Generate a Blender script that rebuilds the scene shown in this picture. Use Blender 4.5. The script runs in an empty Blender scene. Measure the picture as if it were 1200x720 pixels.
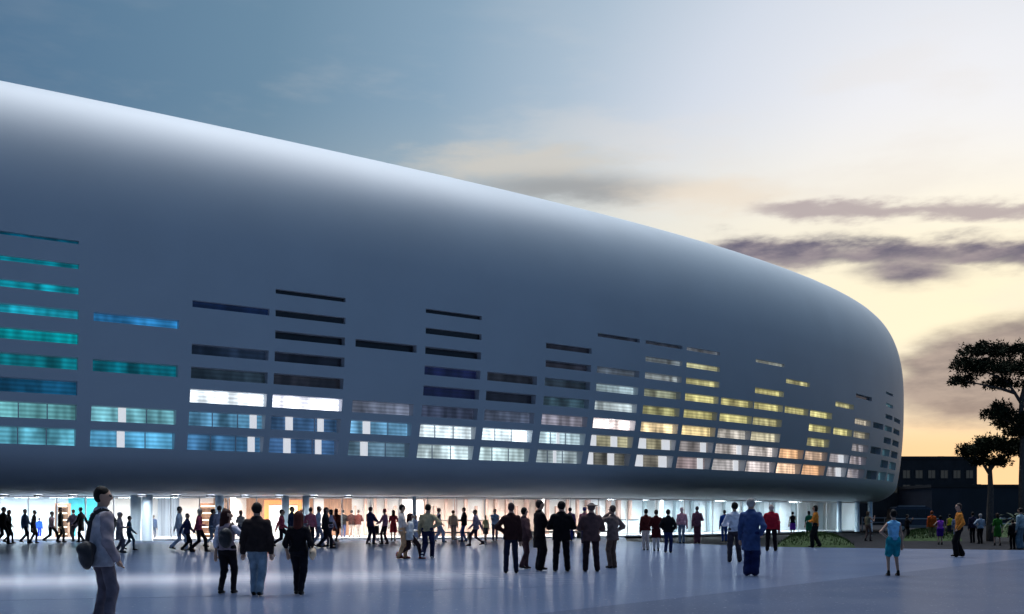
import bpy, math, random
import numpy as np
from mathutils import Vector
random.seed(7); rng = np.random.default_rng(7)
R = math.radians
scene = bpy.context.scene

# ---------------------------------------------------------------- camera
F, HOR, HC = 1150.0, 602.0, 1.6        # focal length and horizon row in the 1200x720 photograph, eye height
cam = bpy.data.cameras.new('camera'); camo = bpy.data.objects.new('camera', cam)
scene.collection.objects.link(camo); scene.camera = camo
camo.location = (0, 0, HC); camo.rotation_euler = (R(90), 0, 0)
cam.sensor_width = 36; cam.lens = 36 * F / 1200; cam.shift_y = (HOR - 360) / 1200
cam.clip_start = 0.1; cam.clip_end = 4000

# ---------------------------------------------------------------- sky
SUN_AZ, SUN_EL = R(0), R(69)
def s2l(c):
    return tuple(((v / 255 / 12.92) if v / 255 <= .04045 else ((v / 255 + .055) / 1.055) ** 2.4) for v in c)
world = bpy.data.worlds.new('World'); scene.world = world; world.use_nodes = True
nt = world.node_tree; N = nt.nodes; L = nt.links
for n in list(N): N.remove(n)
def wn(t, **k):
    n = N.new(t)
    for a, b in k.items(): setattr(n, a, b)
    return n
def M(op, a, b=None, c=None, clamp=False):
    n = wn('ShaderNodeMath', operation=op); n.use_clamp = clamp
    for i, v in enumerate((a, b, c)):
        if v is None: continue
        if isinstance(v, (int, float)): n.inputs[i].default_value = v
        else: L.new(v, n.inputs[i])
    return n.outputs[0]
def smooth(v, lo, hi):
    n = wn('ShaderNodeMapRange', interpolation_type='SMOOTHSTEP')
    L.new(v, n.inputs['Value']); n.inputs['From Min'].default_value = lo; n.inputs['From Max'].default_value = hi
    return n.outputs[0]
def gauss(v, c, w):
    d = M('DIVIDE', M('SUBTRACT', v, c), w)
    return M('POWER', math.e, M('MULTIPLY', M('MULTIPLY', d, d), -1.0))
def mixc(fac, a, b):
    n = wn('ShaderNodeMix', data_type='RGBA'); n.clamp_factor = True
    if isinstance(fac, (int, float)): n.inputs[0].default_value = fac
    else: L.new(fac, n.inputs[0])
    for s, v in ((6, a), (7, b)):
        if isinstance(v, tuple): n.inputs[s].default_value = (*v, 1)
        else: L.new(v, n.inputs[s])
    return n.outputs[2]
tc = wn('ShaderNodeTexCoord'); sep = wn('ShaderNodeSeparateXYZ'); L.new(tc.outputs['Generated'], sep.inputs[0])
dx, dy, dz = sep.outputs
AZ = M('ARCTAN2', dx, dy)
EL = M('DIVIDE', dz, M('MAXIMUM', M('SQRT', M('ADD', M('MULTIPLY', dx, dx), M('MULTIPLY', dy, dy))), .02))
ELP = M('DIVIDE', EL, M('MAXIMUM', M('COSINE', AZ), .45))      # height in a plane ahead, so that cloud bands run level
g_az, g_el = 0.45, 0.24                     # where the glow in the clouds is
gd = Vector((math.sin(g_az), math.cos(g_az), g_el)).normalized()
cosg = M('ADD', M('ADD', M('MULTIPLY', dx, gd.x), M('MULTIPLY', dy, gd.y)), M('MULTIPLY', dz, gd.z))
tt = M('SQRT', M('MAXIMUM', M('SUBTRACT', 1.0, cosg), 0.0))
ramp = wn('ShaderNodeValToRGB'); L.new(M('DIVIDE', tt, 1.42), ramp.inputs[0])
cr = ramp.color_ramp
stops = [(0, (253, 250, 246)), (.12, (237, 238, 243)), (.21, (211, 219, 232)), (.29, (172, 191, 209)), (.37, (136, 164, 187)),
         (.47, (107, 139, 164)), (.62, (82, 116, 147)), (1.0, (64, 94, 130)), (1.42, (50, 76, 110))]
cr.elements[0].position = 0; cr.elements[0].color = (*s2l(stops[0][1]), 1)
cr.elements[1].position = 1; cr.elements[1].color = (*s2l(stops[-1][1]), 1)
for p, c in stops[1:-1]:
    e = cr.elements.new(p / 1.42); e.color = (*s2l(c), 1)
vec = wn('ShaderNodeCombineXYZ'); L.new(M('MULTIPLY', AZ, 8.0), vec.inputs[0]); L.new(M('MULTIPLY', EL, 24.0), vec.inputs[1])
def noise(scale, det, off):
    v = wn('ShaderNodeVectorMath', operation='ADD'); L.new(vec.outputs[0], v.inputs[0]); v.inputs[1].default_value = (off, off * .7, off * .3)
    n = wn('ShaderNodeTexNoise'); n.inputs['Scale'].default_value = scale; n.inputs['Detail'].default_value = det; n.inputs['Roughness'].default_value = .55
    L.new(v.outputs[0], n.inputs['Vector']); return n.outputs[0]
n1, n2, n3 = noise(1.3, 6, 3.1), noise(3.2, 6, 11.7), noise(.7, 5, 23.0)
near = gauss(AZ, g_az, .55)                 # closeness in azimuth to the glow
warm = M('MULTIPLY', smooth(ELP, .44, .21), near)
sky = mixc(M('MULTIPLY', warm, .92), ramp.outputs[0], s2l((255, 243, 208)))
low = M('MULTIPLY', smooth(ELP, .13, .06), gauss(AZ, g_az, .75))
sky = mixc(low, sky, s2l((246, 205, 158)))
# soft veils
veil = M('MULTIPLY', smooth(n3, .48, .72), M('MULTIPLY', smooth(EL, .6, .3), .38))
sky = mixc(M('MULTIPLY', veil, gauss(AZ, .25, .6)), sky, s2l((232, 224, 216)))
ew = M('ADD', ELP, M('MULTIPLY', M('SUBTRACT', n1, .5), .035))      # elevation, wavering
ew2 = M('ADD', ELP, M('MULTIPLY', M('SUBTRACT', n2, .5), .028))
def cloud(shape, nz, amt, lo, hi):          # soft shape broken up by noise
    return M('MULTIPLY', smooth(M('ADD', shape, M('MULTIPLY', M('SUBTRACT', nz, .5), amt)), lo, hi), smooth(shape, .02, .25))
n4 = noise(2.0, 8, 41.0)
# the long pale and grey cloud behind the roof
k3b = cloud(M('MULTIPLY', gauss(ew, .358, .020), gauss(AZ, .01, .12)), n2, .8, .15, .95)
sky = mixc(M('MULTIPLY', k3b, .8), sky, s2l((208, 203, 194)))
k3 = cloud(M('MULTIPLY', gauss(ew, .330, .020), gauss(AZ, .06, .13)), n1, .8, .12, 1.0)
sky = mixc(M('MULTIPLY', k3, .8), sky, s2l((150, 151, 153)))
k3c = cloud(M('MULTIPLY', gauss(ew, .325, .022), gauss(AZ, .20, .09)), n4, .9, .15, 1.0)
sky = mixc(M('MULTIPLY', k3c, .75), sky, s2l((236, 222, 204)))
# two slate bands
band = M('MULTIPLY', smooth(AZ, .20, .29), smooth(AZ, 1.6, .8))
k2 = cloud(M('MULTIPLY', gauss(ew2, .309, .011), band), n4, .8, .10, 1.0)
sky = mixc(M('MULTIPLY', k2, .9), sky, s2l((176, 163, 166)))
band1 = M('MULTIPLY', smooth(AZ, .15, .23), smooth(AZ, 1.6, .8))
k1 = cloud(M('MAXIMUM', M('MULTIPLY', gauss(ew2, .266, .018), band1), M('MULTIPLY', gauss(ew, .252, .022), gauss(AZ, .385, .055))), n4, .85, .12, 1.0)
sky = mixc(k1, sky, mixc(smooth(n2, .3, .7), s2l((96, 95, 118)), s2l((150, 140, 148))))
# broken cloud low over the horizon
body = M('MULTIPLY', smooth(ELP, .070, .125), smooth(M('SUBTRACT', ELP, M('MULTIPLY', M('SUBTRACT', AZ, .40), .35)), .20, .145))
k4 = cloud(M('MULTIPLY', M('MULTIPLY', body, smooth(AZ, .33, .43)), smooth(AZ, 2.2, 1.0)), n4, 1.0, -.08, .70)
sky = mixc(M('MULTIPLY', k4, .95), sky, mixc(smooth(n2, .3, .7), s2l((122, 113, 120)), s2l((160, 146, 143))))
# a physical dusk sky underneath
nish = wn('ShaderNodeTexSky', sky_type='NISHITA'); nish.sun_disc = False; nish.sun_elevation = R(6); nish.sun_rotation = g_az
nish.sun_intensity = .4
nsc = wn('ShaderNodeMix', data_type='RGBA', blend_type='ADD'); nsc.inputs[0].default_value = .003
L.new(sky, nsc.inputs[6]); L.new(nish.outputs[0], nsc.inputs[7])
bg = wn('ShaderNodeBackground'); L.new(nsc.outputs[2], bg.inputs[0]); bg.inputs[1].default_value = 1.0
wo = wn('ShaderNodeOutputWorld'); L.new(bg.outputs[0], wo.inputs[0])

# ---------------------------------------------------------------- sun (added high and very soft, to brighten the arena roof)
sl = bpy.data.lights.new('added_sun', 'SUN'); sl.energy = 3.3; sl.angle = R(50); sl.color = (.93, .95, 1.0)
so = bpy.data.objects.new('added_sun', sl); scene.collection.objects.link(so)
sd = Vector((math.sin(SUN_AZ) * math.cos(SUN_EL), math.cos(SUN_AZ) * math.cos(SUN_EL), math.sin(SUN_EL)))
so.rotation_euler = (-sd).to_track_quat('-Z', 'Y').to_euler()
vs = scene.view_settings; vs.view_transform = 'Standard'; vs.look = 'None'; vs.exposure = 0.0; vs.gamma = 1.0
scene.cycles.use_denoising = True
scene.cycles.max_bounces = 7; scene.cycles.diffuse_bounces = 3; scene.cycles.glossy_bounces = 3; scene.cycles.transparent_max_bounces = 12
scene.cycles.sample_clamp_indirect = 6

# ---------------------------------------------------------------- helpers
col = scene.collection
def pix(x, y):                                # photograph pixel on the ground -> (X, Y)
    d = F * HC / (y - HOR); return ((x - 600) / F * d, d)
def at(x, y, d):                              # pixel at depth d -> point
    return Vector(((x - 600) / F * d, d, HC + (HOR - y) / F * d))
def tag(o, label=None, cat=None, group=None, kind=None):
    for k, v in (('label', label), ('category', cat), ('group', group), ('kind', kind)):
        if v: o[k] = v
    return o
def empty(name, loc=(0, 0, 0), rz=0):
    o = bpy.data.objects.new(name, None); col.objects.link(o); o.location = loc; o.rotation_euler[2] = rz
    o.empty_display_size = .2; return o
class MB:
    def __init__(s): s.v = []; s.f = []; s.m = []
    def add(s, vs, fs, mi=0):
        b = len(s.v); s.v += [tuple(p) for p in vs]; s.f += [tuple(i + b for i in q) for q in fs]; s.m += [mi] * len(fs); return s
    def box(s, x0, x1, y0, y1, z0, z1, mi=0):
        return s.add([(x0, y0, z0), (x1, y0, z0), (x1, y1, z0), (x0, y1, z0), (x0, y0, z1), (x1, y0, z1), (x1, y1, z1), (x0, y1, z1)],
                     [(3, 2, 1, 0), (4, 5, 6, 7), (0, 1, 5, 4), (1, 2, 6, 5), (2, 3, 7, 6), (3, 0, 4, 7)], mi)
    def obox(s, a, b, w, z0, z1, mi=0):       # box along plan segment a-b, width w
        a = Vector(a[:2]); b = Vector(b[:2]); t = (b - a).normalized(); n = Vector((-t.y, t.x)) * w / 2
        q = [a - n, b - n, b + n, a + n]
        return s.add([(*p, z0) for p in q] + [(*p, z1) for p in q],
                     [(3, 2, 1, 0), (4, 5, 6, 7), (0, 1, 5, 4), (1, 2, 6, 5), (2, 3, 7, 6), (3, 0, 4, 7)], mi)
    def tube(s, pts, rs, n=10, mi=0, caps=True):
        pts = [Vector(p) for p in pts]; b = len(s.v); up = Vector((.13, .31, .94))
        for i, p in enumerate(pts):
            t = (pts[min(i + 1, len(pts) - 1)] - pts[max(i - 1, 0)]).normalized()
            u = t.cross(up); u = u.normalized() if u.length > 1e-4 else Vector((1, 0, 0)); w = t.cross(u)
            r = rs[i] if hasattr(rs, '__len__') else rs
            for k in range(n):
                a = 2 * math.pi * k / n; s.v.append(tuple(p + (u * math.cos(a) + w * math.sin(a)) * r))
        for i in range(len(pts) - 1):
            for k in range(n):
                q = (b + i * n + k, b + i * n + (k + 1) % n, b + (i + 1) * n + (k + 1) % n, b + (i + 1) * n + k)
                s.f.append(q); s.m.append(mi)
        if caps:
            s.f.append(tuple(b + k for k in range(n))[::-1]); s.m.append(mi)
            e = b + (len(pts) - 1) * n; s.f.append(tuple(e + k for k in range(n))); s.m.append(mi)
        return s
    def build(s, name, mats, parent=None, smoothf=False, loc=None):
        me = bpy.data.meshes.new(name); me.from_pydata(s.v, [], s.f)
        for m in (mats if isinstance(mats, (list, tuple)) else [mats]): me.materials.append(m)
        if any(s.m): me.polygons.foreach_set('material_index', s.m)
        if smoothf: me.polygons.foreach_set('use_smooth', [True] * len(s.f))
        me.update()
        o = bpy.data.objects.new(name, me); col.objects.link(o)
        if parent: o.parent = parent
        if loc: o.location = loc
        return o

def mat(name, c, rough=.6, metal=0., nscale=0, namt=.15, bump=0, bscale=40, spec=.5, coat=0, emit=None, estr=0, c2=None, stretch=None):
    m = bpy.data.materials.new(name); m.use_nodes = True; t = m.node_tree; b = t.nodes['Principled BSDF']
    b.inputs['Base Color'].default_value = (*c, 1); b.inputs['Roughness'].default_value = rough; b.inputs['Metallic'].default_value = metal
    b.inputs['Specular IOR Level'].default_value = spec; b.inputs['Coat Weight'].default_value = coat
    co = t.nodes.new('ShaderNodeTexCoord'); src = co.outputs['Object']
    if stretch:
        mp = t.nodes.new('ShaderNodeMapping'); mp.inputs['Scale'].default_value = stretch; t.links.new(src, mp.inputs[0]); src = mp.outputs[0]
    if nscale:
        n = t.nodes.new('ShaderNodeTexNoise'); n.inputs['Scale'].default_value = nscale; n.inputs['Detail'].default_value = 6
        t.links.new(src, n.inputs['Vector'])
        mx = t.nodes.new('ShaderNodeMix'); mx.data_type = 'RGBA'
        d = c2 or tuple(v * (1 - namt) for v in c)
        mx.inputs[6].default_value = (*tuple(min(1, v * (1 + namt)) for v in c), 1); mx.inputs[7].default_value = (*d, 1)
        mr = t.nodes.new('ShaderNodeMapRange'); mr.inputs['From Min'].default_value = .35; mr.inputs['From Max'].default_value = .65
        t.links.new(n.outputs[0], mr.inputs[0]); t.links.new(mr.outputs[0], mx.inputs[0]); t.links.new(mx.outputs[2], b.inputs['Base Color'])
    if bump:
        n = t.nodes.new('ShaderNodeTexNoise'); n.inputs['Scale'].default_value = bscale; n.inputs['Detail'].default_value = 5
        t.links.new(src, n.inputs['Vector'])
        bp = t.nodes.new('ShaderNodeBump'); bp.inputs['Strength'].default_value = bump; bp.inputs['Distance'].default_value = .02
        t.links.new(n.outputs[0], bp.inputs['Height']); t.links.new(bp.outputs[0], b.inputs['Normal'])
    if emit:
        b.inputs['Emission Color'].default_value = (*emit, 1); b.inputs['Emission Strength'].default_value = estr
    return m

# ---------------------------------------------------------------- ground
def paving(name, c, rough, gloss):
    m = mat(name, c, rough, nscale=.35, namt=.05, spec=.5)
    t = m.node_tree; b = t.nodes['Principled BSDF']; co = t.nodes.new('ShaderNodeTexCoord')
    # pale flecks of aggregate and worn, smoother patches
    vn = t.nodes.new('ShaderNodeTexNoise'); vn.inputs['Scale'].default_value = 9; vn.inputs['Detail'].default_value = 8; vn.inputs['Roughness'].default_value = .75
    t.links.new(co.outputs['Object'], vn.inputs['Vector'])
    mr = t.nodes.new('ShaderNodeMapRange'); mr.inputs['From Min'].default_value = .60; mr.inputs['From Max'].default_value = .74
    t.links.new(vn.outputs[0], mr.inputs[0])
    old = b.inputs['Base Color'].links[0].from_socket
    mx = t.nodes.new('ShaderNodeMix'); mx.data_type = 'RGBA'; mx.inputs[7].default_value = (.42, .44, .50, 1)
    t.links.new(mr.outputs[0], mx.inputs[0]); t.links.new(old, mx.inputs[6]); t.links.new(mx.outputs[2], b.inputs['Base Color'])
    rn = t.nodes.new('ShaderNodeTexNoise'); rn.inputs['Scale'].default_value = .6; rn.inputs['Detail'].default_value = 7
    t.links.new(co.outputs['Object'], rn.inputs['Vector'])
    rr = t.nodes.new('ShaderNodeMapRange'); rr.inputs['From Min'].default_value = .3; rr.inputs['From Max'].default_value = .7
    rr.inputs['To Min'].default_value = rough - .02; rr.inputs['To Max'].default_value = rough + .03
    t.links.new(rn.outputs[0], rr.inputs[0]); t.links.new(rr.outputs[0], b.inputs['Roughness'])
    bn = t.nodes.new('ShaderNodeTexNoise'); bn.inputs['Scale'].default_value = 14; bn.inputs['Detail'].default_value = 4
    t.links.new(co.outputs['Object'], bn.inputs['Vector'])
    bp = t.nodes.new('ShaderNodeBump'); bp.inputs['Strength'].default_value = .05; bp.inputs['Distance'].default_value = .01
    t.links.new(bn.outputs[0], bp.inputs['Height']); t.links.new(bp.outputs[0], b.inputs['Normal'])
    b.inputs['Specular IOR Level'].default_value = .0
    gl = t.nodes.new('ShaderNodeBsdfGlossy'); t.links.new(rr.outputs[0], gl.inputs['Roughness']); t.links.new(bp.outputs[0], gl.inputs['Normal'])
    gl.inputs[0].default_value = (.9, .93, 1, 1)
    ms = t.nodes.new('ShaderNodeMixShader'); ms.inputs[0].default_value = gloss
    t.links.new(b.outputs[0], ms.inputs[1]); t.links.new(gl.outputs[0], ms.inputs[2]); t.links.new(ms.outputs[0], t.nodes['Material Output'].inputs[0])
    return m
m_pave = paving('pale_stone_paving', (.070, .100, .172), .19, .20)
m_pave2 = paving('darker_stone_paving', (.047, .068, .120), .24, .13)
m_asph = mat('asphalt', (.020, .021, .025), .85, spec=.05, nscale=2, namt=.25, bump=.3, bscale=60)
m_grass = mat('grass', (.035, .062, .022), .9, spec=.1, nscale=3, namt=.35, bump=.6, bscale=25)
def sheet(name, pts, z, m, h=0):
    b = MB(); n = len(pts)
    if h:
        b.add([(*p, z) for p in pts] + [(*p, z - h) for p in pts], [tuple(range(n))] + [(i, i + n, (i + 1) % n + n, (i + 1) % n) for i in range(n)])
    else: b.add([(*p, z) for p in pts], [tuple(range(n))])
    return tag(b.build(name, m), kind='structure')
sheet('ground', [(-1500, -300), (1500, -300), (1500, 2500), (-1500, 2500)], -.12, m_asph)
e0, e1, e2 = pix(735, 634.5), pix(900, 641), pix(1200, 645)
edge_r = (e2[0] + (e2[0] - e1[0]) * 8, e2[1] + (e2[1] - e1[1]) * 8)
sheet('plaza', [(-140, -40), (edge_r[0], -40), edge_r, e2, e1, e0, (8, 70), (8, 100), (-140, 100)], 0, m_pave, .12)
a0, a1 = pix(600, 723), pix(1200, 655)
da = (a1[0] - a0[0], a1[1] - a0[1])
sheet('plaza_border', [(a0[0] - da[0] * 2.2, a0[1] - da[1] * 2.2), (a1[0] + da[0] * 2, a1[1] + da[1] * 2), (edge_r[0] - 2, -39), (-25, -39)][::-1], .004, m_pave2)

# band of light painted into slab colours, brightest in the middle courses
m_glow_slab = paving('painted_glow_paving', (.070, .100, .172), .19, .20)
_t = m_glow_slab.node_tree; _b = _t.nodes['Principled BSDF']; _oi = _t.nodes.new('ShaderNodeObjectInfo'); _mx = _t.nodes.new('ShaderNodeMix'); _mx.data_type = 'RGBA'
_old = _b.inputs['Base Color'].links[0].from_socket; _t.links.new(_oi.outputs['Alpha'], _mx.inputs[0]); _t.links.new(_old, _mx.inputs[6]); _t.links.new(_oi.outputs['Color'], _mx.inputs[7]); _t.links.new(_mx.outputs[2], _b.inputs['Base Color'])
strip = empty('painted_glow_band', (-6.4, 24.4, .0), R(14)); tag(strip, kind='structure')
_sb = MB(); _sb.box(-.748, .748, -.1745, .1745, -.03, .002); glow_slab0 = None
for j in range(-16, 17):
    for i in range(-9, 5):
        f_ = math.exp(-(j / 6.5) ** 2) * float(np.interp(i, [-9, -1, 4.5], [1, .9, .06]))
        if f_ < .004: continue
        if glow_slab0 is None: o_ = glow_slab0 = _sb.build('glow_slab', m_glow_slab, strip)
        else: o_ = glow_slab0.copy(); col.objects.link(o_)
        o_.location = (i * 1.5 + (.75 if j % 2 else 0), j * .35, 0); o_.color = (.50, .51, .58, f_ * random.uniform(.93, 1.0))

# ---------------------------------------------------------------- the arena
PA = [-29.8213, 77.86836, 76.873, 38.38088, .5833, 2.33145, 11.9983, 21.55494, 11.26137, 2.47893, 2.9453, 2.30858, 4.443, .13358]
CX, CY, SA, SB, TH, NE, ZB, ZT, RR, N2, LI, LE, _, KA = PA
LI = 1.55
ZS = 2.65                                   # underside of the bowl
def ring_pt(ph, ins, z):
    c, s = math.cos(ph), math.sin(ph)
    x = (SA - KA * ins if ins < 12 else SA - ins) * math.copysign(abs(c) ** (2 / NE), c); y = (SB - ins) * math.copysign(abs(s) ** (2 / NE), s)
    return Vector((CX + x * math.cos(TH) - y * math.sin(TH), CY + x * math.sin(TH) + y * math.cos(TH), z))
def inset(z):
    if z >= ZB:
        q = min(1, (z - ZB) / (ZT - ZB)); return RR * (1 - max(0, 1 - q ** N2) ** (1 / N2))
    s = (ZB - z) / (ZB - 2.7); i = LI * s ** LE
    if z < 4.2:                              # the lip turns under
        q = (4.2 - z) / (4.2 - ZS); i += 4.4 * (1 - math.sqrt(max(0, 1 - q * q)))
    return i
rows = [(4.42, 5.12), (5.47, 6.10), (6.47, 7.04), (7.50, 8.00), (8.53, 8.98), (9.55, 9.92), (10.55, 10.85), (11.58, 11.79), (12.60, 12.74)]
colsx = [(-120, -28), (-13, 89), (106, 205), (220, 309), (316, 397), (409, 480), (490, 555), (563, 621), (630, 683), (690, 739), (746, 789), (794, 833),
         (836, 874), (875, 909), (911, 939), (941, 967), (970, 992), (994, 1013), (1016, 1028), (1030, 1038.5), (1040.5, 1048)]
PHS = np.linspace(-math.pi, math.pi, 4001)
_z = 5.0; _P = [ring_pt(p, inset(_z), _z) for p in PHS]
_px = np.array([600 + F * p.x / p.y if p.y > 1 else 9999 for p in _P]); _py = np.array([p.y for p in _P])
kmax = int(np.argmax(np.where(_px < 5000, _px, -1e9)))
# walk from the right-hand limb along the near side
seq = [kmax]; st = -1 if _py[(kmax - 40) % 4000] < _py[(kmax + 40) % 4000] else 1
while _px[(seq[-1] + st) % 4000] < _px[seq[-1]] and len(seq) < 2500: seq.append((seq[-1] + st) % 4000)
phs_near = np.unwrap(np.array([PHS[k] for k in seq])); px_near = np.array([_px[k] for k in seq])
def phi_of(px): return float(np.interp(-px, -px_near, phs_near))
colphi = [sorted((phi_of(a), phi_of(b))) for a, b in colsx]
print('phi', px_near[0], px_near[-1], colphi[0], colphi[-1])
base = min(c[0] for c in colphi) - .5
dense = [base + 2 * math.pi * k / 300 for k in range(300)]
ul = [p for p in dense if not any(a - .004 < p < b + .004 for a, b in colphi)] + [v for ab in colphi for v in ab]
ul = sorted(ul)
zl = [ZS, 2.66, 2.70, 2.78, 2.9, 3.05, 3.25, 3.5, 3.8, 4.1] + [v for ab in rows for v in ab] + [ZB + .35 + (ZT - ZB - .35) * math.sin(k / 40 * math.pi / 2) for k in range(4, 41)]
zl = sorted(v for v in zl)
zl = [z for i, z in enumerate(zl) if i == 0 or z - zl[i - 1] > 1e-4]
has = {0: [0, 1, 2, 3, 5, 6], 1: range(9), 2: [0, 1, 3, 5], 3: [0, 1, 2, 3, 4, 6], 4: range(8), 5: [0, 1, 2, 5], 6: range(8), 7: range(5), 8: range(7), 9: [0, 1, 2, 3, 4, 5, 7],
       10: range(8), 11: range(8), 12: range(5), 13: [0, 1, 2, 3, 4, 5, 7], 14: [0, 1, 4, 6], 15: range(5), 16: [0, 1, 3, 5], 17: [0, 1, 2, 3, 4, 6], 18: [0, 2, 4], 19: range(8), 20: range(6)}
def metal_shell():
    m = mat('pale_metal_cladding', (.452, .538, .592), .50, metal=.0, nscale=.25, namt=.03, spec=.5)
    return m
m_shell = metal_shell()
m_reveal = mat('window_reveal', (.55, .58, .62), .45)
arena = empty('arena', (CX, CY, 0))
tag(arena, 'huge rounded silver blue arena hall floating over a glazed ground floor', 'arena')
AO = Vector((CX, CY, 0))
b = MB(); nu = len(ul); idx = {}
for j, z in enumerate(zl):
    for i, p in enumerate(ul): b.v.append(tuple(ring_pt(p, inset(z), z) - AO))
opening = set()
for c, (pa, pb) in enumerate(colphi):
    ci = [i for i, p in enumerate(ul) if abs(p - pa) < 1e-9][0]
    for r in has[c]:
        zj = [j for j, z in enumerate(zl) if abs(z - rows[r][0]) < 2e-4][0]; opening.add((ci, zj))
for j in range(len(zl) - 1):
    for i in range(nu):
        if (i, j) in opening: continue
        b.f.append((j * nu + i, j * nu + (i + 1) % nu, (j + 1) * nu + (i + 1) % nu, (j + 1) * nu + i)); b.m.append(0)
b.f.append(tuple((len(zl) - 1) * nu + i for i in range(nu))); b.m.append(0)       # roof
shell = b.build('shell', m_shell, arena, True)
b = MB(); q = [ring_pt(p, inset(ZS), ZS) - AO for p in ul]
b.add(q, [tuple(range(nu))[::-1]]); b.build('soffit', mat('shade_toned_soffit', (.26, .30, .36), .5), arena)  # shade under the bowl put into the soffit colour

# lit and unlit panes: one material, coloured per pane
def pane_mat():
    m = bpy.data.materials.new('window_glass'); m.use_nodes = True; t = m.node_tree; bs = t.nodes['Principled BSDF']
    bs.inputs['Base Color'].default_value = (.02, .025, .03, 1); bs.inputs['Roughness'].default_value = .12
    oi = t.nodes.new('ShaderNodeObjectInfo'); co = t.nodes.new('ShaderNodeTexCoord')
    mp = t.nodes.new('ShaderNodeMapping'); mp.inputs['Scale'].default_value = (1.1, 1.1, .6); t.links.new(co.outputs['Object'], mp.inputs[0])
    ad = t.nodes.new('ShaderNodeVectorMath'); ad.operation = 'ADD'; t.links.new(mp.outputs[0], ad.inputs[0])
    mu = t.nodes.new('ShaderNodeVectorMath'); mu.operation = 'SCALE'; mu.inputs[3].default_value = 50
    cx = t.nodes.new('ShaderNodeCombineXYZ'); t.links.new(oi.outputs['Random'], cx.inputs[0]); t.links.new(oi.outputs['Random'], cx.inputs[1]); t.links.new(cx.outputs[0], mu.inputs[0]); t.links.new(mu.outputs[0], ad.inputs[1])
    n = t.nodes.new('ShaderNodeTexNoise'); n.inputs['Scale'].default_value = .9; n.inputs['Detail'].default_value = 3; t.links.new(ad.outputs[0], n.inputs['Vector'])
    mr = t.nodes.new('ShaderNodeMapRange'); mr.inputs['From Min'].default_value = .32; mr.inputs['From Max'].default_value = .68; mr.inputs['To Min'].default_value = .38; mr.inputs['To Max'].default_value = 1.45
    t.links.new(n.outputs[0], mr.inputs[0])
    # horizontal louvre lines of the blinds behind the glass
    sx = t.nodes.new('ShaderNodeSeparateXYZ'); t.links.new(co.outputs['Object'], sx.inputs[0])
    w = t.nodes.new('ShaderNodeMath'); w.operation = 'SINE'; sc = t.nodes.new('ShaderNodeMath'); sc.operation = 'MULTIPLY'; sc.inputs[1].default_value = 34
    t.links.new(sx.outputs[2], sc.inputs[0]); t.links.new(sc.outputs[0], w.inputs[0])
    wr = t.nodes.new('ShaderNodeMapRange'); wr.inputs['From Min'].default_value = -1; wr.inputs['From Max'].default_value = 1; wr.inputs['To Min'].default_value = .74; wr.inputs['To Max'].default_value = 1.15
    t.links.new(w.outputs[0], wr.inputs[0])
    mm = t.nodes.new('ShaderNodeMath'); mm.operation = 'MULTIPLY'; t.links.new(mr.outputs[0], mm.inputs[0]); t.links.new(wr.outputs[0], mm.inputs[1])
    mv = t.nodes.new('ShaderNodeMapping'); mv.inputs['Scale'].default_value = (1.15, 1.15, .06); t.links.new(ad.outputs[0], mv.inputs[0])
    nv = t.nodes.new('ShaderNodeTexNoise'); nv.inputs['Scale'].default_value = 1.0; nv.inputs['Detail'].default_value = 2; t.links.new(mv.outputs[0], nv.inputs['Vector'])
    vr = t.nodes.new('ShaderNodeMapRange'); vr.inputs['From Min'].default_value = .36; vr.inputs['From Max'].default_value = .64; vr.inputs['To Min'].default_value = .5; vr.inputs['To Max'].default_value = 1.4
    t.links.new(nv.outputs[0], vr.inputs[0]); m3 = t.nodes.new('ShaderNodeMath'); m3.operation = 'MULTIPLY'; t.links.new(mm.outputs[0], m3.inputs[0]); t.links.new(vr.outputs[0], m3.inputs[1]); mm = m3
    m2 = t.nodes.new('ShaderNodeMath'); m2.operation = 'MULTIPLY'; t.links.new(mm.outputs[0], m2.inputs[0]); t.links.new(oi.outputs['Alpha'], m2.inputs[1])
    t.links.new(oi.outputs['Color'], bs.inputs['Emission Color']); t.links.new(m2.outputs[0], bs.inputs['Emission Strength'])
    return m
m_pane = pane_mat()
m_incol = mat('self_lit_white_column', (.8, .8, .8), .5, emit=(.95, .97, 1), estr=.6)  # columns glow in place of room light falling on them
K = (6, 8, 12, .5)                      # unlit
Y_ = (204, 196, 132, 1.0)
P = {}                                  # (column, row) -> sRGB colour and strength
def setp(c, *vals):
    for r, v in vals: P[(c, r)] = v
setp(0, (0, (80, 165, 190, 1)), (1, (90, 170, 180, 1)), (2, (10, 70, 90, 1)), (3, (0, 140, 145, 1)), (5, (0, 160, 170, 1)), (6, (0, 120, 130, 1)))
setp(1, (0, (96, 176, 200, 1)), (1, (100, 165, 172, 1)), (2, (14, 82, 112, 1)), (3, (6, 120, 126, 1)), (4, (0, 178, 178, 1)), (5, (24, 178, 192, 1)), (6, (8, 150, 160, 1)), (7, (0, 122, 132, 1)), (8, (0, 92, 116, 1)))
setp(2, (0, (84, 156, 196, 1)), (1, (116, 182, 196, 1)), (3, (4, 122, 134, 1)), (5, (40, 130, 180, 1)))
setp(3, (0, (62, 110, 152, 1)), (1, (92, 150, 188, 1)), (2, (235, 246, 255, 2.4)), (3, (42, 58, 72, 1)), (4, (30, 44, 66, 1)), (6, (16, 34, 74, 1)))
setp(4, (0, (60, 96, 140, 1)), (1, (62, 98, 140, 1)), (2, (238, 240, 255, 2.2)), (3, (34, 36, 44, 1)), (4, (18, 22, 34, 1)), (5, K), (6, K), (7, K))
setp(5, (0, (96, 128, 150, 1)), (1, (104, 158, 196, 1)), (2, (104, 112, 132, 1)), (5, K))
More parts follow.
